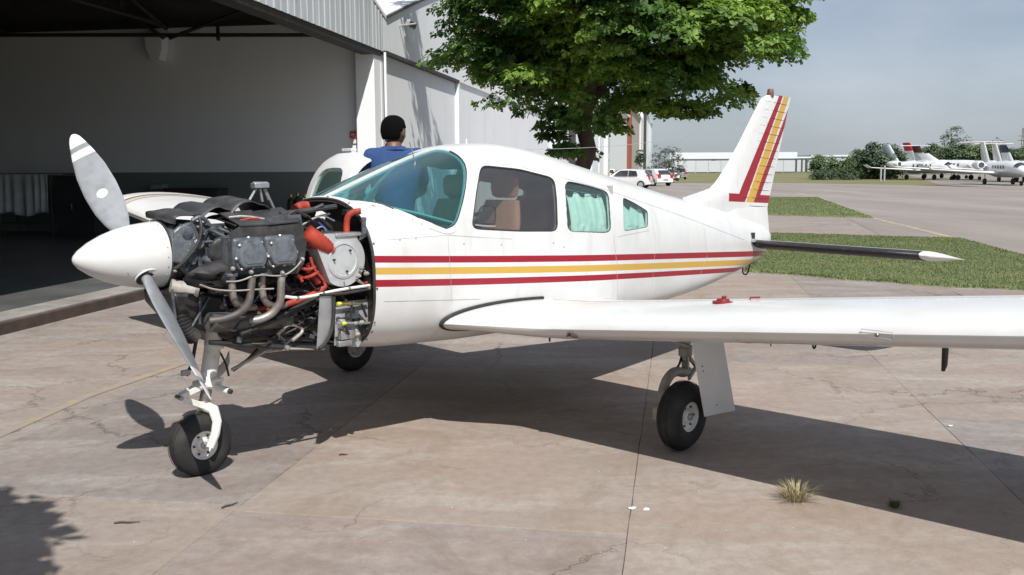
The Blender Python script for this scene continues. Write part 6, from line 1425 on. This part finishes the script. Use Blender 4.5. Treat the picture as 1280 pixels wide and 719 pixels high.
# ================================================================== PARKED JETS
M['jetwhite'] = mat('jet_white', (.76, .77, .78), .25, 0, coat=.4); M['jetgrey'] = mat('jet_grey', (.42, .45, .44), .35); M['jetred'] = mat('jet_red', (.50, .01, .03), .3); M['jetnavy'] = mat('jet_navy', (.02, .03, .06), .3); M['jetbrown'] = mat('jet_brown', (.06, .02, .02), .3)
def jet(u, v, rz, L_, label, ttail=True, tip=None, finm='jetwhite', fh=2.5, belly='jetgrey', nac=True, cov=False, z0=None):
    g = G(u, v); e = empty('business_jet', (g.x, g.y, 0), rz, label=label, cat='jet', group='business jets parked beyond the taxiway'); k = L_ / 14.0; r_ = .80 * k; zc = 1.55 * k
    st = [(-7, .06, .75), (-6.2, .30, .62), (-5, .55, .38), (-3.5, .85, .10), (-1.5, 1, 0), (2.5, 1, 0), (4.2, .95, -.03), (5.3, .72, -.20), (6.2, .46, -.36), (6.8, .20, -.46), (7, .04, -.5)]
    rg = [[Vector((x * k, math.cos(a) * q * r_, zc + dz * r_ + math.sin(a) * q * r_)) for a in [2 * math.pi * i / 24 for i in range(24)]] for x, q, dz in st]
    fb = MB().rings(rg).build('fuselage', 'jetwhite', e, smooth=50)
    for sg in (-1, 1):
        w_ = MB(); rg = []
        for y, xl, c_, z in ((.3, 1.2, 2.9, -.42), (3.2, -.3, 1.9, -.22), (6.2, -1.7, 1.0, 0)): rg.append([Vector(((xl - c_ * x) * k, sg * y * k, zc + z * k + zz * c_ * k)) for x, zz in foil(.12, 8, .01)])
        w_.rings(rg).build('wing', 'jetwhite', e)
        MB().rings([[Vector(((-1.6 - .9 * q) * k, sg * (6.2 + .15 * q) * k, zc + (.0 + .4 * q) * k)), Vector(((-2.6 - .6 * q) * k, sg * (6.2 + .15 * q) * k, zc + .4 * q * k)), Vector(((-2.6 - .6 * q) * k, sg * (6.26 + .15 * q) * k, zc + .4 * q * k)), Vector(((-1.6 - .9 * q) * k, sg * (6.26 + .15 * q) * k, zc + .4 * q * k))] for q in (0, 1)]).build('winglet', 'jetwhite', e, smooth=0)
        if nac:
            n_ = MB().lathe([(.30, .0), (.38, .02), (.44, .25), (.46, .9), (.42, 1.7), (.30, 2.2)], ((-2.4) * k, sg * 1.28 * k, zc + .42 * k), (-1, 0, 0), 20, caps=False) if k == 1 else MB().lathe([(a * k, b_ * k) for a, b_ in ((.30, .0), (.38, .02), (.44, .25), (.46, .9), (.42, 1.7), (.30, 2.2))], ((-2.4) * k, sg * 1.28 * k, zc + .42 * k), (-1, 0, 0), 20, caps=False)
            nn_ = n_.build('engine_nacelle', finm if finm == 'jetgrey' else 'jetwhite', e); MB().lathe([(.32 * k, 0), (.05, .12)], (-2.44 * k, sg * 1.28 * k, zc + .42 * k), (-1, 0, 0), 20).build('engine_intake', 'fardark', nn_)
            MB().box((-3.2 * k, sg * .95 * k, zc + .40 * k), (1.3 * k, .5 * k, .12 * k)).build('pylon', 'jetwhite', e)
        for i in range(5): MB().box((( 2.6 - i * .75) * k, sg * (r_ + .005), zc + .22 * k), (.28 * k, .03, .34 * k)).build('cabin_window', 'carglass', e, bevel=.05)
        MB().tube([Vector((-.9 * k, sg * 1.35 * k, zc - .4 * k)), Vector((-.9 * k, sg * 1.35 * k, .3))], .07 * k, 8).build('gear_leg', 'jetwhite', e)
        MB().lathe([(.12, -.1), (.30 * k, -.1), (.32 * k, 0), (.30 * k, .1), (.12, .1)], (-.9 * k, sg * 1.35 * k, .31 * k), (0, 1, 0), 16).build('wheel', 'tyre', e)
    # cockpit glazing wrapped on the nose
    for a0, a1 in ((35, 58), (62, 88), (92, 118), (122, 145)):
        P = []
        for x, q, dz, up_ in ((4.75, .865, -.10, 0), (5.45, .69, -.22, 0)):
            for a in ((a0, a1) if x < 5 else (a1, a0)): P.append(Vector((x * k, math.cos(R(a)) * q * r_ * 1.02, zc + dz * r_ + math.sin(R(a)) * q * r_ * 1.02)))
        MB().prism(P, (.03, 0, .03)).build('cockpit_window', 'carglass', e, smooth=0)
    MB().tube([Vector((5.4 * k, 0, zc - .7 * k)), Vector((5.4 * k, 0, .2))], .06 * k, 8).build('gear_leg', 'jetwhite', e); MB().lathe([(.1, -.08), (.22 * k, -.08), (.22 * k, .08), (.1, .08)], (5.4 * k, 0, .22 * k), (0, 1, 0), 14).build('wheel', 'tyre', e)
    # fin, with a coloured top if it has one
    fz = zc + .45 * r_; H_ = fh * k
    def fs_(z, q): xl = (-3.6 - 2.4 * q) * k; xt = (-6.4 - 1.2 * q) * k; return [Vector((xl + (xt - xl) * x, zz * 2.6 * k, z)) for x, zz in foil(.09, 8, 0)]
    qs = [0, .35, .62, 1]; MB().rings([fs_(fz + H_ * q, q) for q in (qs if not tip else qs[:3])]).build('fin', finm, e)
    if tip: MB().rings([fs_(fz + H_ * q + .002, q) for q in (.62, 1)]).build('fin_top', tip, e)
    hz_ = fz + H_ if ttail else fz + .1 * H_
    MB().rings([[Vector(((-6.0 if ttail else -5.2) * k - abs(y) * .35 * k - x * (1.25 - .25 * abs(y) / 2.2) * k, y * k, hz_ + zz * 1.1 * k)) for x, zz in foil(.10, 8, 0)] for y in (-2.2, -.1, .1, 2.2)]).build('tailplane', 'jetwhite', e)
    MB().rings([[Vector((x * k, math.cos(a) * q * r_ * 1.006, zc + dz * r_ + math.sin(a) * q * r_ * 1.006)) for a in [R(200 + 140 * i / 10) for i in range(11)]] for x, q, dz in st[2:9]], caps=False, closed=False).build('belly_paint', belly, e, recalc=False)
    if cov: MB().lathe([(.33 * k, 0), (.36 * k, .03), (.02, .06)], (-2.36 * k, 1.28 * k, zc + .42 * k), (1, 0, 0), 18).build('intake_cover', 'jetgrey', e)
    return e
jet(1252, 231, R(-99), 11.8, 'white T-tailed jet nearest the taxiway, nose toward the camera at the right edge')
jet(1268, 227.5, R(-97), 12.3, 'second T-tailed white jet just behind the nearest one')
jet(1290, 227, R(-88), 12, 'white jet at the right edge with a dark navy top on its fin', tip='jetnavy', ttail=False)
jet(1214, 225, R(-58), 13, 'white jet in the middle of the row with a row of cabin windows', ttail=False, fh=1.4)
jet(1186, 224.8, R(-78), 13.5, 'jet with a grey fin and grey engine nacelle in the middle of the row', finm='jetgrey', tip='jetbrown', fh=2.3)
jet(1172, 223, R(-75), 13.5, 'white jet with a bright red fin', tip='jetred', ttail=False, fh=3.0)
jet(1150, 224.5, R(-72), 13, 'leftmost jet of the row with a plain white fin', ttail=False, fh=2.7)
print('objects', len(bpy.data.objects))

# small litter lying on the slabs
def litter(u, v, kind, label, a=0, s_=1):
    g = G(u, v)
    if kind == 'twig':
        o = MB().tube([(-.05 * s_, 0, .006), (-.02 * s_, .004, .008), (.01, -.003, .007), (.055 * s_, .004, .005)], [.004, .005, .004, .002], 6).build('twig', 'bark')
    else:
        P = [Vector((math.cos(t) * .022 * s_ * rnd.uniform(.6, 1.2), math.sin(t) * .016 * s_ * rnd.uniform(.6, 1.2), .003)) for t in [i * .9 for i in range(7)]]; o = MB().prism(P, (0, 0, .003)).build('paint_chip', 'signwhite', smooth=0)
    o.location = (g.x, g.y, 0); o.rotation_euler = (0, 0, a); tag(o, label, 'twig' if kind == 'twig' else 'paint chip')
litter(158, 654.5, 'twig', 'dark twig lying on the slab at the lower left, left of the joint', .1, 1.1)
litter(287, 633, 'twig', 'short dark twig on the slab joint below the nose wheel', .9, .9)
litter(790, 636, 'chip', 'white paint chip beside the joint at bottom centre, left of two', .3)
litter(808, 637.5, 'chip', 'white paint chip at bottom centre, right of two', 1.0)
litter(1188, 533, 'chip', 'single white chip on the sunlit slab below the outer wing', .5, .9)
litter(429, 569.5, 'twig', 'tiny dark twig on the slab right of the nose wheel', .2, .45)
